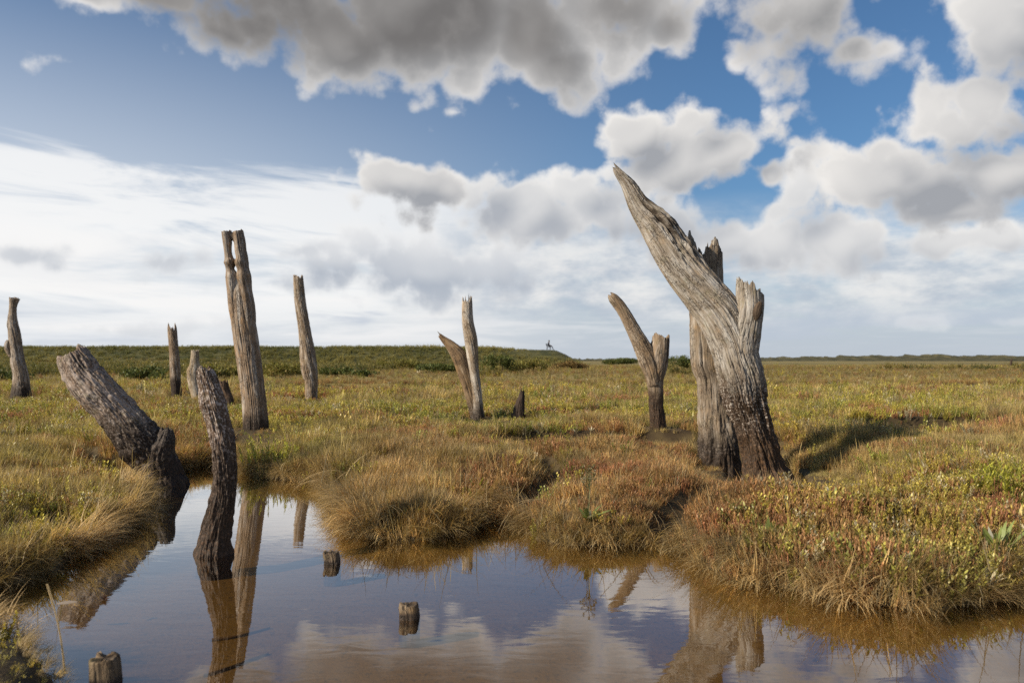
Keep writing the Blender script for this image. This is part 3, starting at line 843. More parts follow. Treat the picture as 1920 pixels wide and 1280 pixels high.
        o = build_wood('sawn_peg', [t], mp); place_origin(o, (up(cx, y1, Y)[0], Y, 0.0))
        tag(o, lab, 'wooden peg', 'sawn post ends in the pool')

    # --- lone post far out on the plain
    Y = 85.0
    t = Tube(Y, [(1897, 672, 2.5), (1896, 677, 3.5), (1895, 684, 4.5)], nseg=24, nring=24, seed=131, jag=0.1)
    o = build_wood('timber_post', [t], bpy.data.materials['black_rot']); place_origin(o, (up(1895, 684, Y)[0], Y, 0.25))
    tag(o, 'tiny dark post far out on the plain near the right edge', 'post', GP)

build_posts()

# ================================================================== marsh vegetation
def leaf_mat(name, trans=0.35, rough=0.55, spec=0.3, use_inst=True, base=None, var=0.48, straw=0.22, strawc=(0.34, 0.27, 0.15)):
    m, T, out = new_mat(name)
    bv = T.attr('bv', out='Fac')
    if use_inst:
        c = T.node('ShaderNodeAttribute', attribute_name='tint', attribute_type='INSTANCER').outputs['Color']
    else:
        c = base
    k = T.m('MULTIPLY_ADD', bv, var * 2.85, (1 - var) * 1.42)
    col = T.v('SCALE', c if not isinstance(c, tuple) else c, k)
    col = T.mix(T.m('GREATER_THAN', bv, 1 - straw), col, strawc)
    b = T.node('ShaderNodeBsdfPrincipled')
    T._set(b.inputs['Base Color'], col); b.inputs['Roughness'].default_value = rough
    b.inputs['Specular IOR Level'].default_value = spec
    t = T.node('ShaderNodeBsdfTranslucent'); T._set(t.inputs['Color'], T.v('MULTIPLY', col, (1.15, 1.1, 0.7)))
    mx = T.node('ShaderNodeMixShader'); mx.inputs[0].default_value = trans
    T.nt.links.new(b.outputs[0], mx.inputs[1]); T.nt.links.new(t.outputs[0], mx.inputs[2])
    T.nt.links.new(mx.outputs[0], out.inputs[0])
    return m

class Leaves:
    """Collects thin blades and leaves into one mesh."""
    def __init__(s, seed=0):
        s.v, s.f, s.b = [], [], []
        s.r = random.Random(seed)
    def blade(s, p, yaw, tilt, L, w, bend, n=3, prof=None, bv=None, roll=0.0):
        r = s.r
        bv = r.random() if bv is None else bv
        d = Vector((math.cos(yaw), math.sin(yaw), 0)); side = Vector((-d.y, d.x, 0))
        if roll:
            side = (Matrix.Rotation(roll, 3, d) @ side)
        a = tilt; q = Vector(p); k0 = len(s.v)
        for i in range(n + 1):
            t = i / n
            wd = w * (prof(t) if prof else (1 - t) ** 0.7)
            if i == n:
                s.v.append(tuple(q)); s.b.append(bv)
            else:
                s.v.append(tuple(q - side * wd / 2)); s.v.append(tuple(q + side * wd / 2)); s.b += [bv, bv]
            q = q + (d * math.sin(a) + Vector((0, 0, 1)) * math.cos(a)) * (L / n)
            a += bend / n
        for i in range(n):
            b = k0 + 2 * i
            if i == n - 1: s.f.append((b, b + 1, b + 2))
            else: s.f.append((b, b + 1, b + 3, b + 2))
    def stem(s, p, q, w, bv=0.4):
        p, q = Vector(p), Vector(q); d = (q - p)
        for ang in (0, 1.57):
            sd = Vector((math.cos(ang), math.sin(ang), 0)) * w / 2
            k = len(s.v)
            s.v += [tuple(p - sd), tuple(p + sd), tuple(q + sd * 0.7), tuple(q - sd * 0.7)]; s.b += [bv] * 4
            s.f.append((k, k + 1, k + 2, k + 3))
    def mesh(s, name, mat, parent=None, link=True):
        me = bpy.data.meshes.new(name); me.from_pydata(s.v, [], s.f); me.update()
        fattr(me, 'bv', s.b); me.materials.append(mat)
        o = bpy.data.objects.new(name, me)
        if link: COL.objects.link(o)
        if parent: o.parent = parent
        return o

OVAL = lambda t: max(0.08, math.sin(math.pi * min(1, t * 0.92 + 0.08)) ** 0.8)
LANCE = lambda t: max(0.10, (math.sin(math.pi * (t * 0.9 + 0.08)) ** 0.9))
BAR = lambda t: 0.9 if t < 0.9 else 0.5

def g_bristle(L, n=36, spread=0.06, hi=0.20):
    for i in range(n):
        a = L.r.uniform(0, 6.283); rr = spread * math.sqrt(L.r.random())
        L.blade((math.cos(a) * rr, math.sin(a) * rr, -0.02), a + L.r.gauss(0, 0.7), abs(L.r.gauss(0.22, 0.22)), L.r.uniform(0.5, 1.0) * hi, L.r.uniform(0.0034, 0.0060), L.r.uniform(0.2, 1.2), 3)
def g_droop(L, n=34):
    for i in range(n):
        y = L.r.gauss(0, 0.45)
        L.blade((L.r.uniform(-.04, .02), L.r.uniform(-.05, .05), L.r.uniform(-.02, .02)), y, L.r.uniform(0.5, 1.25), L.r.uniform(0.11, 0.26), L.r.uniform(0.0030, 0.0055), L.r.uniform(0.6, 1.7), 4)
def g_russet(L, n=10):
    for i in range(n):
        a = L.r.uniform(0, 6.283); rr = 0.05 * math.sqrt(L.r.random()); p = Vector((math.cos(a) * rr, math.sin(a) * rr, -0.02))
        h = L.r.uniform(0.07, 0.14); t = L.r.uniform(0, 0.35); q = p + Vector((math.cos(a) * math.sin(t), math.sin(a) * math.sin(t), math.cos(t))) * h
        L.stem(p, q, 0.0036, 0.3); base = L.r.random() * 0.6
        for k in range(15):
            u = 0.25 + 0.75 * k / 14; c = p.lerp(q, u)
            L.blade(c, L.r.uniform(0, 6.283), L.r.uniform(0.3, 0.9), L.r.uniform(0.012, 0.022), 0.0046, -0.4, 2, BAR, base + L.r.uniform(0, 0.3))
def g_glass(L, n=14):
    for i in range(n):
        a = L.r.uniform(0, 6.283); rr = 0.06 * math.sqrt(L.r.random()); p = Vector((math.cos(a) * rr, math.sin(a) * rr, -0.02))
        h = L.r.uniform(0.07, 0.15); t = L.r.uniform(0, 0.3); bv = L.r.random() * 0.8
        q = p + Vector((math.cos(a) * math.sin(t), math.sin(a) * math.sin(t), math.cos(t))) * h
        L.stem(p, q, 0.0052, bv)
        for k in range(6):
            u = 0.3 + 0.12 * k; c = p.lerp(q, u)
            L.blade(c, L.r.uniform(0, 6.283), L.r.uniform(0.3, 0.7), h * (0.4 * (1.1 - u)) + 0.012, 0.0054, -0.3, 2, BAR, bv)
def g_broad(L, n=9):
    for i in range(n):
        a = L.r.uniform(0, 6.283)
        L.blade((math.cos(a) * .008, math.sin(a) * .008, -0.01), a, L.r.uniform(0.15, 0.75), L.r.uniform(0.07, 0.14), L.r.uniform(0.014, 0.024), L.r.uniform(0.1, 0.9), 5, LANCE, L.r.random() * 0.85, L.r.uniform(-.5, .5))
def g_purslane(L, n=9):
    for i in range(n):
        a = L.r.uniform(0, 6.283); rr = 0.05 * math.sqrt(L.r.random()); p = Vector((math.cos(a) * rr, math.sin(a) * rr, -0.02))
        h = L.r.uniform(0.07, 0.15); t = L.r.uniform(0, 0.5); q = p + Vector((math.cos(a) * math.sin(t), math.sin(a) * math.sin(t), math.cos(t))) * h
        L.stem(p, q, 0.003, 0.2)
        for k in range(9):
            u = 0.25 + 0.75 * k / 8; c = p.lerp(q, u)
            for sgn in (0, math.pi):
                L.blade(c, k * 1.57 + sgn + L.r.gauss(0, .3), L.r.uniform(0.4, 1.0), L.r.uniform(0.014, 0.026), L.r.uniform(0.006, 0.010), 0.3, 3, OVAL, L.r.random() * 0.9)
def g_straw(L, n=4):
    for i in range(n):
        a = L.r.uniform(0, 6.283); h = L.r.uniform(0.18, 0.36)
        L.blade((L.r.uniform(-.05, .05), L.r.uniform(-.05, .05), 0), a, abs(L.r.gauss(0, 0.12)), h, 0.0030, L.r.uniform(0, 0.35), 5, lambda t: 1.0 if t < 0.65 else 1.9 - 1.5 * (t - .65) / .35)

def g_long(L, n=3):
    for i in range(n):
        L.blade((L.r.uniform(-.05, .02), L.r.uniform(-.06, .06), L.r.uniform(-.02, .02)), L.r.gauss(0, 0.9), L.r.uniform(0.4, 1.4), L.r.uniform(0.14, 0.36), L.r.uniform(0.0030, 0.0048), L.r.uniform(0.3, 1.5), 5)

PROTO = bpy.data.collections.new("plant_kinds")
PROTO_N = 0
KINDS = {}
def protos():
    global PROTO_N
    ml = leaf_mat('marsh_blades'); mf = leaf_mat('marsh_leaves', 0.30, 0.42, 0.45, straw=0.10, strawc=(0.38, 0.30, 0.16))
    mr = leaf_mat('marsh_succulent', 0.25, 0.5, 0.35, straw=0.05)
    for nm, fn, mat, nvar in (('bristle', g_bristle, ml, 4), ('droop', g_droop, ml, 4), ('russet', g_russet, mr, 3), ('glass', g_glass, mr, 3),
                              ('broad', g_broad, mf, 4), ('purslane', g_purslane, mf, 3), ('straw', g_straw, ml, 3), ('longstem', g_long, ml, 3)):
        KINDS[nm] = []
        for v in range(nvar):
            L = Leaves(PROTO_N * 7 + 3); fn(L)
            o = L.mesh('kind_%02d' % PROTO_N, mat, link=False)
            PROTO.objects.link(o)
            KINDS[nm].append(PROTO_N); PROTO_N += 1
protos()

def gn_group():
    g = bpy.data.node_groups.new('plant_spread', 'GeometryNodeTree')
    g.interface.new_socket('Geometry', in_out='INPUT', socket_type='NodeSocketGeometry')
    g.interface.new_socket('Geometry', in_out='OUTPUT', socket_type='NodeSocketGeometry')
    N, K = g.nodes, g.links
    i = N.new('NodeGroupInput'); o = N.new('NodeGroupOutput')
    ci = N.new('GeometryNodeCollectionInfo'); ci.inputs['Collection'].default_value = PROTO
    ci.inputs['Separate Children'].default_value = True; ci.inputs['Reset Children'].default_value = True
    ip = N.new('GeometryNodeInstanceOnPoints'); ip.inputs['Pick Instance'].default_value = True
    def na(name, typ):
        n = N.new('GeometryNodeInputNamedAttribute'); n.data_type = typ; n.inputs['Name'].default_value = name
        return n.outputs['Attribute']
    K.new(i.outputs[0], ip.inputs['Points']); K.new(ci.outputs[0], ip.inputs['Instance'])
    K.new(na('pick', 'INT'), ip.inputs['Instance Index'])
    er = N.new('FunctionNodeEulerToRotation'); K.new(na('rot', 'FLOAT_VECTOR'), er.inputs[0]); K.new(er.outputs[0], ip.inputs['Rotation'])
    K.new(na('size', 'FLOAT_VECTOR'), ip.inputs['Scale'])
    K.new(ip.outputs[0], o.inputs[0])
    return g
GN = gn_group()

class Spread:
    def __init__(s): s.P, s.R, s.S, s.T, s.K = [], [], [], [], []
    def add(s, P, rot, size, tint, pick):
        s.P.append(P); s.R.append(rot); s.S.append(size); s.T.append(tint); s.K.append(pick)
    def build(s, name, label):
        P = np.vstack(s.P)
        me = bpy.data.meshes.new(name); me.vertices.add(len(P)); me.vertices.foreach_set('co', P.astype(np.float32).ravel())
        fattr(me, 'rot', np.vstack(s.R), 'FLOAT_VECTOR'); fattr(me, 'size', np.vstack(s.S), 'FLOAT_VECTOR')
        T = np.vstack(s.T); fattr(me, 'tint', np.c_[T, np.ones(len(T))], 'FLOAT_COLOR')
        a = me.attributes.new('pick', 'INT', 'POINT'); a.data.foreach_set('value', np.concatenate(s.K).astype(np.int32))
        o = bpy.data.objects.new(name, me); COL.objects.link(o)
        md = o.modifiers.new('spread', 'NODES'); md.node_group = GN
        tag(o, label, None, None, 'stuff')
        print(name, len(P))
        return o

def lerp3(a, b, t): return np.asarray(a)[None] * (1 - t[:, None]) + np.asarray(b)[None] * t[:, None]

def grow_marsh():
    rng = np.random.RandomState(7)
    G, H, Lf = Spread(), Spread(), Spread()          # grasses, russet heath, leafy herbs
    def pts(n, y0, y1):
        y = np.sqrt(rng.uniform(y0 * y0, y1 * y1, n)) if y0 > 1 else rng.uniform(y0, y1, n)
        hw = 0.74 * y + 0.7
        x = rng.uniform(-1, 1, n) * hw
        return x, y
    def pick(names, n):
        ids = np.array(KINDS[names]); return ids[rng.randint(0, len(ids), n)]
    FEET = [((px - 960) / F * Yp, Yp, w) for px, Yp, w in ((1345, 7.35, .35), (1234, 8.7, .3), (895, 10.7, .3), (480, 9.0, .35), (582, 15.7, .4), (40, 16.4, .6), (331, 17.2, .4), (370, 16.2, .4), (430, 13.9, .4), (972, 10.5, .35), (296, 6.38, .35))]
    def bandp(n, y0, y1, scale, far):
        x, y = pts(n, y0, y1)
        s = land_sdf(x, y)
        k = s > 0.03
        x, y, s = x[k], y[k], s[k]
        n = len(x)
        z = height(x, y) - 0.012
        cr = creek(x, y); gl = gully(x, y)
        a = fbm2(x, y, 0.55, 3, 71); b = fbm2(x, y, 0.95, 3, 72); c = fbm2(x, y, 2.6, 2, 73); u = rng.rand(n)
        # what grows where
        left = sstep(x, -0.55, -0.95) * sstep(y, 6.0, 5.0)
        tuss = sstep(x, -1.5, -1.0) * sstep(x, 2.6, 1.2) * sstep(y, 8.5, 7.0)
        right = sstep(x, 0.7, 1.2) * sstep(y, 5.6, 4.6)
        pr = np.clip(0.24 + 1.5 * b + 0.30 * tuss - 0.25 * left, 0.03, 0.75)
        pl = np.clip(0.24 + 1.3 * a + 0.10 * right + 0.20 * sstep(y, 8, 11) - 0.22 * tuss - 0.16 * left * sstep(y, 4.6, 3.9), 0.02, 0.7) * (1 - 0.72 * sstep(y, 16, 30))
        kind = np.where(u < pr * 0.8, 1, np.where(u < pr * 0.8 + pl, 2, 0))
        thin = ((cr > 0.12) & (rng.rand(n) < 0.80)) | ((gl > 0.25) & (rng.rand(n) < 0.75)) | ((fbm2(x, y, 3.1, 2, 88) < -0.34) & (rng.rand(n) < 0.8) & (y < 14))
        low = 0.28 + 0.72 * np.where(y > 7.05, 1.0, sstep(poly_sdf(x, y, POOL2), 0.05, 0.60)) if y0 < 8 else 1.0
        for fx, fy, fw in FEET:
            low = low * (1 - 0.62 * sstep(np.abs(x - fx * y / fy), fw, fw * 0.5) * sstep(y, fy - 0.30 * fy ** 0.9, fy - 0.1 * fy ** 0.9) * (y < fy + 0.3))
        sc = low * scale * (0.75 + 0.5 * rng.rand(n)) * (1 + 0.35 * c)
        edge = sstep(s, 0.02, 0.20)
        rot = np.stack([rng.normal(0, 0.14, n), rng.normal(0.10, 0.14, n), rng.uniform(0, 6.283, n)], 1)
        fade = sstep(y, 16, 40)
        kind = np.where(thin, 9, kind)
        sc = sc * (1 - 0.45 * sstep(cr, 0.01, 0.06)) * (1 - 0.5 * gl) * (1 - 0.65 * sstep(y, 2.8, 2.45)) * (1 + 0.45 * np.clip(fbm2(x, y, 1.6, 2, 89), -1, 1))
        rot = rot
        g = kind == 0
        t = np.clip(0.5 + 1.0 * c + 0.6 * a + 0.35 * left + rng.normal(0, 0.2, n), 0, 1)
        tint = lerp3((0.200, 0.180, 0.050), (0.380, 0.280, 0.115), t)
        w = np.clip(0.35 + 1.0 * b, 0, 1)[:, None] * (1 - left)[:, None] * 0.65
        tint = tint * (1 - w) + np.array((0.330, 0.190, 0.060)) * w
        dkb = sstep(y, 23, 29) * sstep(y, 80, 58)
        sc = sc * (1 - 0.30 * dkb)
        bands = (1 - 0.30 * dkb) * (1 + 0.75 * fade * fbm2(x * 0.05, np.log(y) * 5.0, 1.0, 3, 95))
        cr_shade = np.clip(cr / 0.25, 0, 1)[:, None]  # shade of the creek cuts put into the plant tints, darker with depth
        tint = tint * (1 - 0.55 * cr_shade)
        tint = tint * (1 - fade[:, None]) + lerp3((0.165, 0.135, 0.036), (0.260, 0.190, 0.056), np.clip(.5 + a + rng.normal(0, .2, n), 0, 1)) * fade[:, None]
        wt = (0.70 * tuss + 0.35 * right)[:, None] * np.clip(0.6 + 0.8 * fbm2(x, y, 1.1, 2, 99) + rng.normal(0, .2, n), 0, 1)[:, None]
        tint = tint * (1 - wt) + np.array((0.340, 0.195, 0.080)) * wt
        dead = rng.rand(n) < 0.13 + 0.12 * tuss
        tint = np.where(dead[:, None], np.array((0.115, 0.072, 0.036))[None], tint)
        lum = np.exp(rng.normal(0, 0.30, n) + 0.7 * fbm2(x, y, 4.2, 2, 98))[:, None] ** (1 - 0.5 * fade[:, None])
        tint = tint * bands[:, None] * lum
        nearw = sstep(y, 2.85, 2.6)[:, None]
        tint = tint * (1 - nearw) + np.array((0.270, 0.235, 0.060)) * nearw
        st = g & (rng.rand(n) < 0.035 * (1 - 0.7 * tuss) * (y < 30))
        tall = 1 + 0.5 * sstep(x, 4.2, 6.0) * sstep(y, 6, 8) * sstep(y, 16, 12)
        kk = pick('bristle', n); kk2 = pick('straw', n); kk = np.where(st, kk2, kk)
        sc = np.maximum(sc, 0.25 * scale)
        size = np.stack([sc, sc, sc * tall * (0.8 + 0.2 * edge)], 1)
        tg = np.where(st[:, None], np.array((0.33, 0.25, 0.10))[None], tint)
        P = np.stack([x, y, z], 1)
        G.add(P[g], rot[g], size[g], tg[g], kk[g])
        h = kind == 1
        t = np.clip(0.45 + 0.9 * fbm2(x, y, 1.6, 2, 77) + rng.normal(0, 0.2, n), 0, 1)
        tr = lerp3((0.300, 0.195, 0.075), (0.310, 0.135, 0.070), t)
        tr = tr * (1 - 0.5 * fade[:, None]) + np.array((0.17, 0.12, 0.04)) * 0.5 * fade[:, None]
        kk = np.where(rng.rand(n) < 0.55, pick('russet', n), pick('glass', n))
        tr = np.minimum(tr * (1 - 0.4 * cr_shade) * np.minimum(lum, 1.15) ** 0.7, (0.33, 0.21, 0.10))
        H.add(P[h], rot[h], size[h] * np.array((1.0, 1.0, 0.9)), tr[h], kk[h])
        l = kind == 2
        t = np.clip(0.45 + 0.9 * fbm2(x, y, 1.3, 2, 79) + rng.normal(0, 0.25, n), 0, 1)
        tl = lerp3((0.190, 0.200, 0.040), (0.400, 0.300, 0.055), t)
        rw = (0.6 * right * rng.rand(n))[:, None]
        tl = tl * (1 - rw) + np.array((0.270, 0.190, 0.070)) * rw
        pal = rng.rand(n) < 0.10
        tl = np.where(pal[:, None], np.array((0.34, 0.30, 0.19))[None], tl)
        tl = np.minimum(tl * (1 - 0.4 * cr_shade) * np.minimum(lum, 1.2) ** 0.7, (0.36, 0.31, 0.20))
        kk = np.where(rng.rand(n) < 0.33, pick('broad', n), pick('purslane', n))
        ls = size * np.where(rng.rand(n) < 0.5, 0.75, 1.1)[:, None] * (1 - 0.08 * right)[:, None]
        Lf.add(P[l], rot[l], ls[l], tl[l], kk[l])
    bandp(21000, 1.9, 5.2, 0.72, 0)
    bandp(20000, 5.2, 8.0, 0.82, 0)
    bandp(30000, 8.0, 14.0, 0.92, 0)
    bandp(30000, 14.0, 30.0, 1.32, 1)
    bandp(26000, 30.0, 100.0, 2.0, 1)
    # rough grass and scrub on the bank, and a broken belt of low scrub before it
    n = 9000
    x = rng.uniform(-95, 9.5, n); y = rng.uniform(93, 113, n); bh = bank_h(x, y); k = (bh > 0.05) & ~((np.abs(x - 5.3) < 1.6) & (y > 103))
    x, y = x[k], y[k]; n = len(x); c = fbm2(x, y * 2.2, 0.10, 4, 301)
    sc = (2.2 + 2.2 * rng.rand(n)) * (1 + 0.5 * c) * (0.25 + 0.75 * np.where(y > 101, sstep(np.abs(x - 5.3), 1.5, 8.0), 1))
    t = np.clip(0.45 + 1.3 * c + rng.normal(0, .2, n), 0, 1)
    Lf.add(np.stack([x, y, height(x, y) - .05], 1), np.stack([rng.normal(0, .15, n), rng.normal(0, .15, n), rng.uniform(0, 6.28, n)], 1), np.stack([sc, sc, sc * .9], 1),
           lerp3((0.100, 0.105, 0.030), (0.240, 0.205, 0.066), t), pick('purslane', n))
    n = 16000
    x = rng.uniform(-75, 60, n); y = rng.uniform(36, 92, n)
    c = fbm2(x * 0.35, y, 0.14, 3, 302); k = (np.abs(x) < 0.8 * y) & (c > 0.10 + 0.35 * sstep(x, 4, 14))
    x, y, c = x[k], y[k], c[k]; n = len(x)
    sc = (2.6 + 2.4 * rng.rand(n))
    t = np.clip(0.4 + rng.normal(0, .3, n) + 0.8 * fbm2(x, y, 0.2, 2, 303), 0, 1)
    Lf.add(np.stack([x, y, height(x, y) - .05], 1), np.stack([rng.normal(0, .15, n), rng.normal(0, .15, n), rng.uniform(0, 6.28, n)], 1), np.stack([sc * 1.2, sc * 1.2, sc], 1),
           lerp3((0.075, 0.080, 0.022), (0.230, 0.180, 0.055), t), pick('purslane', n))
    # drooping fringe along the water's edge
    n = 60000
    x = rng.uniform(-4.5, 5.0, n); y = rng.uniform(2.0, 8.2, n)
    s = land_sdf(x, y); k = (s > -0.015) & (s < 0.14) & (poly_sdf(x, y, POOL2) > 0.22) & (np.abs(x) < 0.74 * y + 0.5)
    x, y, s = x[k], y[k], s[k]
    e = 0.02
    gx = (land_sdf(x + e, y) - land_sdf(x - e, y)); gy = (land_sdf(x, y + e) - land_sdf(x, y - e))
    ang = np.arctan2(-gy, -gx) + rng.normal(0, 0.35, len(x))
    z = np.maximum(height(x, y), 0.0) + rng.uniform(-0.01, 0.03, len(x))
    keep = rng.rand(len(x)) < np.clip(0.62 * sstep(s, 0.16, 0.02), 0.15, 1)
    x, y, s, ang, z = x[keep], y[keep], s[keep], ang[keep], z[keep]
    n = len(x)
    c = fbm2(x, y, 2.2, 2, 91)
    t = np.clip(0.5 + 0.9 * c + rng.normal(0, 0.22, n), 0, 1)
    tint = lerp3((0.190, 0.135, 0.048), (0.380, 0.265, 0.125), t)
    sc = (0.50 + 0.55 * rng.rand(n)) * (1 + 0.5 * c) * (1 - 0.55 * sstep(y, 3.0, 2.55))
    tint = tint * np.exp(rng.normal(0, 0.30, n))[:, None]
    G.add(np.stack([x, y, z], 1), np.stack([rng.normal(0, .1, n), rng.normal(-0.15, .2, n), ang], 1), np.stack([sc, sc, sc], 1), tint, np.array(KINDS['droop'])[rng.randint(0, 4, n)])
    lg = (rng.rand(n) < 0.16) & (y > 2.9)
    m2 = int(lg.sum())
    G.add(np.stack([x, y, z + 0.04], 1)[lg], np.stack([rng.normal(0, .2, m2), rng.normal(-0.30, .25, m2), ang[lg]], 1), np.repeat(rng.uniform(0.8, 1.35, m2)[:, None], 3, 1),
          np.array([[0.36, 0.27, 0.14]]) * rng.uniform(0.5, 1.25, m2)[:, None], np.array(KINDS['longstem'])[rng.randint(0, 3, m2)])
    G.build('marsh_grass', 'straw and olive marsh grass tufts covering the banks and plain')
    H.build('sea_blite', 'low russet sea blite and glasswort growing through the grass')
    Lf.build('leafy_herbs', 'scattered low leafy herbs in green and yellow')
grow_marsh()


# ================================================================== far scenery
def solid(name, col, rough=0.7, spec=0.3):
    m, T, out = new_mat(name)
    pos = T.node('ShaderNodeTexCoord').outputs['Object']
    n = T.noise(pos, 14.0, 4, 0.6)
    c = T.mix(T.ss(n, 0.35, 0.65), tuple(v * 0.8 for v in col), tuple(min(1, v * 1.2) for v in col))
    principled(T, out, c, rough, spec)
    return m

def build_ridge():
    xs = np.linspace(-200, 1300, 2200); rows = np.linspace(0, 1, 14)
    X, V = np.meshgrid(xs, rows); x = X.ravel(); v = V.ravel()
    base = 1.3 + 2.6 * sstep(x, 130, 330) + 1.0 * fbm2(x, v * 0, 0.012, 3, 201)
    bump = 1.6 * np.abs(fbm2(x, v * 3, 0.07, 3, 202)) + 1.6 * np.clip(fbm2(x, v * 5, 0.35, 3, 203), 0, 1)
    hgt = np.maximum(0.2, base + bump * (0.6 + sstep(x, 20, 80)))
    z = 0.15 + hgt * np.sin(np.clip(v * 1.15, 0, 1) * math.pi * 0.5) * np.where(v > 0.92, 0.2, 1)
    y = 640 + v * 60 + 12 * fbm2(x, v, 0.01, 2, 204)
    i = (np.arange(13)[:, None] * 2200 + np.arange(2199)[None, :]).ravel()
    m, T, out = new_mat('dune_scrub')
    pos = T.node('ShaderNodeNewGeometry').outputs['Position']
    n = T.noise(T.v('MULTIPLY', pos, (0.12, 0.12, 0.6)), 1.0, 5, 0.65)
    principled(T, out, T.mix(T.ss(n, 0.35, 0.62), (0.036, 0.038, 0.022), (0.095, 0.085, 0.045)), 0.9, 0.1)
    o = link_mesh('distant_dunes', np.stack([x, y, z], 1), quads=np.stack([i, i + 1, i + 2201, i + 2200], 1), mat=m)
    tag(o, 'low scrubby dunes along the far right horizon', kind='structure')

def shrub_mesh(seed, w, h, d, n=1800, leaf=0.045):
    r = random.Random(seed); L = Leaves(seed)
    lobes = []
    for k in range(11):
        a = r.uniform(-1, 1)
        lobes.append((a * w * 0.42, r.uniform(-1, 1) * d * 0.4, h * (0.42 + 0.28 * (1 - abs(a)) + r.uniform(-.12, .16)), w * r.uniform(0.10, 0.20), d * r.uniform(.2, .4), h * r.uniform(.26, .44)))
    for i in range(n):
        c = lobes[r.randrange(11)]
        v = Vector((r.gauss(0, 1), r.gauss(0, 1), r.gauss(0, 1))).normalized() * (0.55 + 0.55 * r.random())
        p = Vector((c[0] + v.x * c[3], c[1] + v.y * c[4], max(0.02, c[2] + v.z * c[5])))
        up_ = r.gauss(0.6, 0.6)
        L.blade(p, r.uniform(0, 6.283), up_, leaf * r.uniform(0.8, 2.0), leaf * r.uniform(0.5, 1.0), 0.3, 2, OVAL)
    S = Leaves(seed + 5)
    for k in range(9):
        c = lobes[k]
        S.stem((c[0] * 0.3, c[1] * 0.3, -0.1), (c[0], c[1], c[2]), 0.03, 0.3)
    return L, S

def build_shrubs():
    mats = [leaf_mat('shrub_dark', 0.25, 0.6, 0.25, False, (0.060, 0.072, 0.018), 0.5, 0.05, (0.20, 0.16, 0.05)),
            leaf_mat('shrub_olive', 0.25, 0.6, 0.25, False, (0.125, 0.115, 0.026), 0.5, 0.12, (0.26, 0.19, 0.06)),
            leaf_mat('shrub_brown', 0.25, 0.6, 0.25, False, (0.130, 0.085, 0.030), 0.5, 0.10, (0.24, 0.16, 0.06))]
    ms = solid('shrub_stem', (0.07, 0.05, 0.03))
    rows = [(-30, 54, 692, 719, 0, 'dark low shrub at the left edge behind the knobbly post'),
            (212, 326, 689, 717, 0, 'long dark green shrub left of the thin spiky post'),
            (334, 446, 684, 713, 1, 'olive shrub behind the pale stump'),
            (488, 562, 680, 709, 1, 'olive shrub between the tall split post and the flaking post'),
            (592, 700, 689, 707, 0, 'dark low shrub just right of the flaking post'),
            (694, 786, 671, 693, 1, 'wide olive shrub under the bank midway to the twin stems'),
            (770, 862, 681, 700, 0, 'dark shrub left of the twin stems'),
            (896, 968, 661, 700, 0, 'tallest dark shrub right behind the twin stems'),
            (950, 1040, 674, 699, 1, 'rounded olive shrub below the bench'),
            (1034, 1104, 678, 693, 2, 'brownish shrub where the bank ends'),
            (1128, 1206, 671, 686, 0, 'far dark shrub behind the tip of the forked trunk'),
            (1246, 1306, 666, 694, 0, 'dark rounded shrub between the forked trunk and the upright post')]
    for k, (x0, x1, y0, y1, mi, lab) in enumerate(rows):
        Y = F * 0.78 / (y1 - HY); w = (x1 - x0) / F * Y; h = (y1 - y0) / F * Y * 0.92
        root = bpy.data.objects.new('shrub', None); COL.objects.link(root); root.empty_display_size = .3
        x = ((x0 + x1) / 2 - 960) / F * Y
        root.location = (x, Y, float(height(np.array([x]), np.array([Y]))[0]) - 0.03)
        tag(root, lab, 'shrub', 'shrubs below the bank')
        L, S = shrub_mesh(300 + k, w, h, min(w, 1.6), int(900 + 650 * w), 0.05 + 0.0006 * Y)
        L.mesh('foliage', mats[mi], root); S.mesh('stems', ms, root)

def box(bm, c, s, rot=None):
    r = bmesh.ops.create_cube(bm, size=1.0)
    M = Matrix.Translation(c) @ (rot or Matrix.Identity(4)) @ Matrix.Diagonal((*s, 1))
    bmesh.ops.transform(bm, matrix=M, verts=r['verts'])
    bmesh.ops.bevel(bm, geom=list({e for v in r['verts'] for e in v.link_edges}), offset=0.006, segments=1, affect='EDGES')

def bm_obj(name, bm, mat, parent=None):
    me = bpy.data.meshes.new(name); bm.to_mesh(me); bm.free(); me.materials.append(mat)
    o = bpy.data.objects.new(name, me); COL.objects.link(o)
    if parent: o.parent = parent
    return o

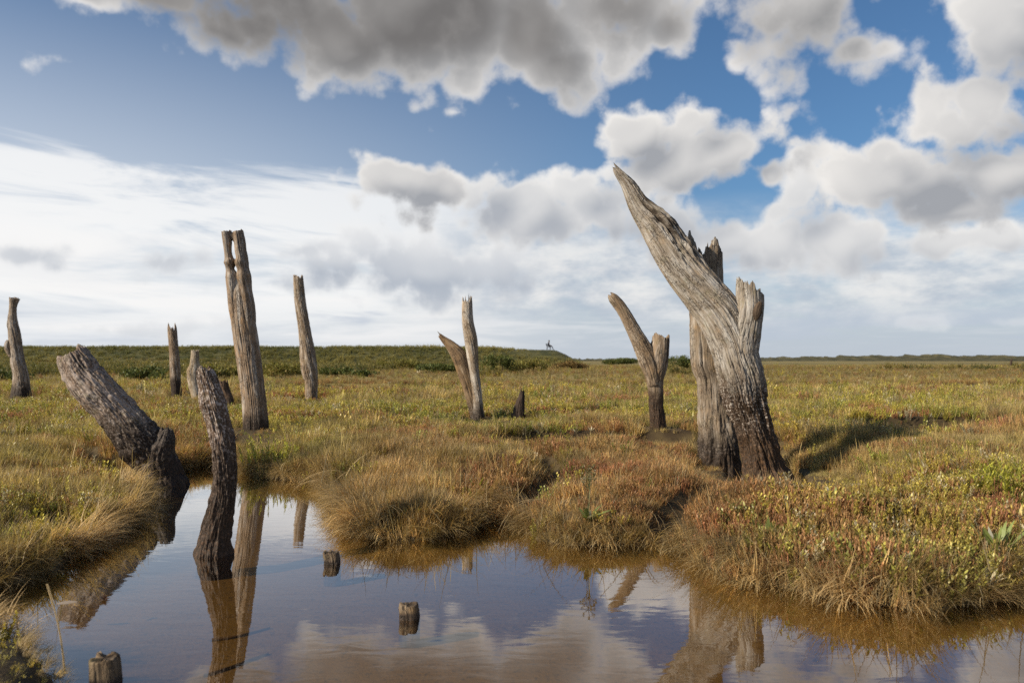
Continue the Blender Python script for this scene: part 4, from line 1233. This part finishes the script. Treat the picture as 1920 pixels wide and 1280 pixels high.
def build_bench_person():
    Y = 110.0; x = (1029 - 960) / F * Y
    z = float(height(np.array([x]), np.array([Y]))[0])
    wood = solid('bench_wood', (0.035, 0.028, 0.024)); iron = solid('bench_iron', (0.02, 0.02, 0.022))
    root = bpy.data.objects.new('bench', None); COL.objects.link(root); root.location = (x, Y, z); root.rotation_euler = (0, 0, R(-8))
    tag(root, 'dark wooden bench on the crest of the grassy bank', 'bench')
    bm = bmesh.new()
    for k in range(4): box(bm, Vector((-0.16 + k * 0.115, 0, 0.45)), (0.10, 1.5, 0.04))
    bm_obj('seat', bm, wood, root)
    bm = bmesh.new()
    for k in range(3): box(bm, Vector((-0.27 - k * 0.035, 0, 0.58 + k * 0.13)), (0.035, 1.5, 0.11), Matrix.Rotation(R(-14), 4, 'Y'))
    bm_obj('backrest', bm, wood, root)
    for sy in (-0.62, 0.62):
        for lx in (-0.22, 0.20):
            bm = bmesh.new(); box(bm, Vector((lx, sy, 0.19)), (0.06, 0.06, 0.48)); bm_obj('leg', bm, iron, root)
        bm = bmesh.new(); box(bm, Vector((-0.02, sy, 0.66)), (0.50, 0.06, 0.04)); box(bm, Vector((0.20, sy, 0.54)), (0.05, 0.05, 0.22)); bm_obj('armrest', bm, iron, root)
    # the sitter, one skinned body
    V, E, RD = [], [], []
    def jt(p, r, parent=None):
        V.append(p); RD.append(r if isinstance(r, tuple) else (r, r))
        if parent is not None: E.append((parent, len(V) - 1))
        return len(V) - 1
    pel = jt((-0.06, 0, 0.56), (0.15, 0.17)); wa = jt((-0.07, 0, 0.72), (0.125, 0.15), pel); ch = jt((-0.04, 0, 0.92), (0.125, 0.18), wa); ub = jt((0.0, 0, 1.03), (0.09, 0.13), ch)
    nk = jt((0.025, 0, 1.10), 0.055, ub); hd0 = jt((0.04, 0, 1.16), (0.075, 0.07), nk); hd1 = jt((0.055, 0, 1.24), (0.100, 0.080), hd0); jt((0.05, 0, 1.31), (0.075, 0.065), hd1)
    ns = jt((0.150, 0, 1.215), 0.018, hd1)
    for sg in (-1, 1):
        hp = jt((0.0, sg * 0.10, 0.54), 0.095, pel); kn = jt((0.42, sg * 0.13, 0.53), 0.068, hp); cf = jt((0.52, sg * 0.13, 0.34), 0.060, kn); an = jt((0.60, sg * 0.13, 0.09), 0.042, cf); jt((0.80, sg * 0.14, 0.045), (0.035, 0.045), an)
        sh = jt((0.0, sg * 0.20, 0.99), 0.062, ub); el = jt((0.03, sg * 0.26, 0.74), 0.048, sh); wr = jt((0.26, sg * 0.18, 0.66), 0.034, el); pm = jt((0.33, sg * 0.165, 0.645), (0.020, 0.040), wr)
        for q, ln in zip((-0.03, -0.01, 0.01, 0.03), (0.06, 0.075, 0.07, 0.05)):
            a = jt((0.365, sg * 0.165 + q, 0.635), 0.010, pm); jt((0.365 + ln, sg * 0.165 + q * 1.2, 0.612), 0.008, a)
        th = jt((0.32, sg * 0.165 - sg * 0.045, 0.63), 0.012, pm); jt((0.36, sg * 0.165 - sg * 0.065, 0.615), 0.009, th)
    me = bpy.data.meshes.new('person'); me.from_pydata(V, E, [])
    m, T, out = new_mat('sitter_clothes')
    p = T.node('ShaderNodeTexCoord').outputs['Object']; sp = T.node('ShaderNodeSeparateXYZ'); T.nt.links.new(p, sp.inputs[0])
    c = T.mix(T.m('GREATER_THAN', sp.outputs[2], 0.60), (0.018, 0.020, 0.030), (0.030, 0.030, 0.036))
    skin = T.m('MAXIMUM', T.m('GREATER_THAN', sp.outputs[2], 1.10), T.m('MULTIPLY', T.m('GREATER_THAN', sp.outputs[0], 0.285), T.m('GREATER_THAN', sp.outputs[2], 0.60)))
    principled(T, out, T.mix(skin, c, (0.36, 0.22, 0.16)), 0.8, 0.2)
    o = bpy.data.objects.new('person', me); COL.objects.link(o); me.materials.append(m)
    o.location = (x, Y, z); o.rotation_euler = (0, 0, R(-8))
    sk = o.modifiers.new('skin', 'SKIN'); sk.use_smooth_shade = True
    for i, r in enumerate(RD): me.skin_vertices[0].data[i].radius = r
    me.skin_vertices[0].data[0].use_root = True
    o.modifiers.new('sub', 'SUBSURF').render_levels = 1
    tag(o, 'person in dark clothes sitting on the bench on the bank, facing right', 'person')
    bm = bmesh.new(); bmesh.ops.create_uvsphere(bm, u_segments=14, v_segments=9, radius=1.0)
    bmesh.ops.transform(bm, matrix=Matrix.Translation((0.025, 0, 1.265)) @ Matrix.Diagonal((0.105, 0.093, 0.105, 1)), verts=bm.verts)
    bm_obj('hair', bm, solid('dark_hair', (0.02, 0.015, 0.012)), o)

# ================================================================== plants and litter one can point to
def zat(x, y): return float(height(np.array([x]), np.array([y]))[0])

def plant_root(name, px, Y, label, cat, z=None):
    x = (px - 960) / F * Y
    root = bpy.data.objects.new(name, None); COL.objects.link(root); root.empty_display_size = .05
    root.location = (x, Y, zat(x, Y) if z is None else z)
    tag(root, label, cat)
    return root

def build_plants():
    mg = leaf_mat('aster_leaf', 0.30, 0.48, 0.35, False, (0.130, 0.155, 0.045), 0.35, 0.10, (0.42, 0.40, 0.30))
    mgy = leaf_mat('yellow_leaf', 0.30, 0.45, 0.4, False, (0.300, 0.290, 0.045), 0.40, 0.08, (0.42, 0.34, 0.08))
    mst = leaf_mat('aster_stem', 0.10, 0.6, 0.3, False, (0.110, 0.105, 0.040), 0.3, 0.0)
    msd = leaf_mat('seed_fluff', 0.20, 0.7, 0.2, False, (0.150, 0.130, 0.055), 0.5, 0.25, (0.40, 0.36, 0.26))
    mdr = leaf_mat('dry_reed', 0.25, 0.6, 0.3, False, (0.34, 0.25, 0.13), 0.25, 0.0)
    # sea aster on the middle tussock
    def aster(px, Y, label, h, nl, ll, seed, lm, heads=16):
        root = plant_root('sea_aster', px, Y, label, 'plant')
        L = Leaves(seed)
        for i in range(nl):
            a = L.r.uniform(0, 6.283)
            L.blade((0, 0, 0.0), a, L.r.uniform(0.45, 1.05), ll * L.r.uniform(0.7, 1.15), ll * 0.17, L.r.uniform(0.1, 0.7), 6, LANCE, None, L.r.uniform(-.5, .5))
        L.mesh('leaves', lm, root)
        S = Leaves(seed + 1); S.blade((0, 0, 0), 1.0, 0.05, h, 0.008, 0.10, 5, BAR, 0.4); S.blade((0, 0, 0), 2.57, 0.05, h, 0.008, 0.0, 5, BAR, 0.4)
        H = Leaves(seed + 2)
        for i in range(heads):
            u = 0.62 + 0.42 * S.r.random(); a = S.r.uniform(0, 6.283); l = 0.04 * (1.3 - u) + 0.02
            q = Vector((math.cos(a) * l, math.sin(a) * l, h * u + l)); S.stem((0.0, 0, h * u), q, 0.003, .4)
            for k in range(7): H.blade(q, k * 0.9, 0.7, 0.016, 0.006, -0.3, 2, OVAL)
        S.mesh('stem', mst, root); H.mesh('seed_head', msd, root)
    aster(1103, 4.42, 'sea aster with a tall seed head and long green leaves on the middle tussock', 0.27, 16, 0.13, 501, mg, 26)
    aster(1748, 9.9, 'yellow topped aster by the dark creek bank at right', 0.34, 8, 0.12, 511, mgy, 22)
    def clump(name, px, Y, label, n, ll, seed, lm, ti=(0.05, 0.8), wf=0.17, z=None):
        root = plant_root(name, px, Y, label, 'plant', z)
        L = Leaves(seed)
        for i in range(n):
            a = L.r.uniform(0, 6.283); rr = L.r.random() * 0.05
            L.blade((math.cos(a) * rr, math.sin(a) * rr, 0), a, L.r.uniform(*ti), ll * L.r.uniform(0.5, 1.15), ll * wf * L.r.uniform(.8, 1.2), L.r.uniform(0.0, 0.6), 6, LANCE, None, L.r.uniform(-.7, .7))
        L.mesh('leaves', lm, root)
        S = Leaves(seed + 3)
        for i in range(max(3, n // 4)): S.blade((0, 0, 0), S.r.uniform(0, 6.28), S.r.uniform(0, .5), ll * .7, 0.006, 0.2, 3, BAR, .4)
        S.mesh('stems', mst, root)
    clump('sea_lavender', 1868, 3.62, 'broad leaved sea lavender clump near the right edge of the front bank', 22, 0.15, 521, mg, (0.0, 0.75), 0.13)
    clump('sea_lavender', 1556, 4.25, 'small clump of three pale upright leaves on the right tussock', 7, 0.11, 531, mg, (0.05, 0.6), 0.2)
    clump('sea_lavender', 1436, 3.95, 'low leafy clump on the front of the right tussock', 14, 0.10, 541, mg, (0.1, 0.9), 0.2)
    clump('sea_lavender', 1600, 3.50, 'leafy clump drooping over the front bank right of centre', 18, 0.11, 551, mg, (0.2, 1.2), 0.2)
    def bush(px, Y, label, n, h, spread, seed, lm):
        root = plant_root('sea_purslane', px, Y, label, 'plant')
        L, S = Leaves(seed), Leaves(seed + 1)
        for i in range(n):
            a = L.r.uniform(0, 6.283); rr = spread * math.sqrt(L.r.random()); b = Vector((math.cos(a) * rr, math.sin(a) * rr * .7, -0.02))
            hh = h * L.r.uniform(0.45, 1.1) * (1.1 - 0.5 * rr / spread); t = b + Vector((math.cos(a) * hh * .25, math.sin(a) * hh * .2, hh))
            S.stem(b, t, 0.005, .4)
            for k in range(16):
                u = 0.25 + 0.75 * k / 15; c = b.lerp(t, u)
                L.blade(c, k * 2.4 + L.r.gauss(0, .4), L.r.uniform(.35, .95), L.r.uniform(.022, .045), L.r.uniform(.007, .012), .3, 3, OVAL)
        L.mesh('leaves', lm, root); S.mesh('stems', mst, root)
    bush(502, 7.0, 'yellow green bushy plant at the water edge beside the tall split post', 40, 0.26, 0.24, 561, mgy)
    bush(1905, 4.55, 'dense yellow green bush at the right edge', 60, 0.22, 0.22, 571, mgy)
    bush(1775, 4.95, 'low olive bush left of the dense right edge bush', 30, 0.13, 0.14, 581, leaf_mat('olive_leaf', 0.3, 0.5, 0.35, False, (0.21, 0.18, 0.045), 0.4, 0.12, (0.40, 0.32, 0.16)))
    # bent dry reed at the lower left
    L = Leaves(601)
    p0 = Vector(up(122, 1262, 2.50)); p1 = Vector(up(88, 1094, 2.62))
    d = p1 - p0
    for k in range(2):
        q = len(L.v); n = 10
        for i in range(n + 1):
            t = i / n; c = p0 + d * t + Vector((0.010 * math.sin(t * 3.1), 0, 0)); w = 0.0032 * (1.1 - 0.5 * t) * (1.7 if t > .75 else 1)
            sd = Vector((w, 0, 0)) if k == 0 else Vector((0, w, 0))
            L.v += [tuple(c - sd), tuple(c + sd)]; L.b += [.5, .5]
        L.f += [(q + 2 * i, q + 2 * i + 1, q + 2 * i + 3, q + 2 * i + 2) for i in range(n)]
    o = L.mesh('dry_reed', mdr); place_origin(o, tuple(p0))
    tag(o, 'single bent dry reed standing at the lower left of the pool', 'reed')
    # litter on and under the water
    L = Leaves(611)
    for k in range(7): L.blade((0, 0, 0), k * 0.9 + L.r.random(), L.r.uniform(0.3, 1.3), 0.026, 0.010, 0.6, 3, OVAL, 0.3)
    o = L.mesh('dead_sprig', leaf_mat('dead_leaf', 0.1, 0.6, 0.3, False, (0.07, 0.035, 0.022), .3, 0.0))
    x, y = gp(196, 1124); o.location = (x, y, 0.001); tag(o, 'dark dead sprig floating on the pool at left', 'sprig')
    L = Leaves(621); L.blade((-0.03, 0, 0.004), 0.1, 1.45, 0.085, 0.022, 0.15, 7, LANCE, .5, 0.4)
    o = L.mesh('fallen_leaf', leaf_mat('grey_leaf', 0.1, 0.5, 0.4, False, (0.16, 0.13, 0.10), .3, 0.0))
    x, y = gp(120, 1134); o.location = (x, y, 0.003); tag(o, 'curled grey leaf floating beside the left bank', 'leaf')
    sw = wood_mat('sunken_wood', pale=(0.16, 0.10, 0.05), brown=(0.08, 0.05, 0.025), z0=-3, z1=-2)
    for (a, b, sd, lab) in (((395, 1152), (505, 1132), 631, 'thin stick lying on the pool bed, the upper of two'), ((385, 1212), (500, 1176), 632, 'thin stick lying on the pool bed, the lower of two')):
        x0, y0 = gp(*a); x1, y1 = gp(*b)
        t = Tube(1, [(960, 675, 6), (960, 676, 6)], nseg=10, nring=4, foot=False, seed=sd)
        P = []
        V, Q = [], []
        n, k = 24, 8
        for i in range(n + 1):
            u = i / n; cx, cy = x0 + (x1 - x0) * u, y0 + (y1 - y0) * u + 0.02 * math.sin(u * 4 + sd)
            cz = zat(cx, cy) + 0.004; rr = 0.008 * (1.15 - 0.5 * u)
            for j in range(k):
                an = j / k * 6.283; V.append((cx, cy + math.cos(an) * rr, cz + math.sin(an) * rr))
        for i in range(n):
            for j in range(k): Q.append((i * k + j, i * k + (j + 1) % k, (i + 1) * k + (j + 1) % k, (i + 1) * k + j))
        o = link_mesh('sunken_stick', V, faces=Q, mat=sw)
        place_origin(o, (x0, y0, -0.1)); tag(o, lab, 'stick', 'sticks lying on the pool bed')

build_ridge()
build_shrubs()
build_bench_person()
build_plants()
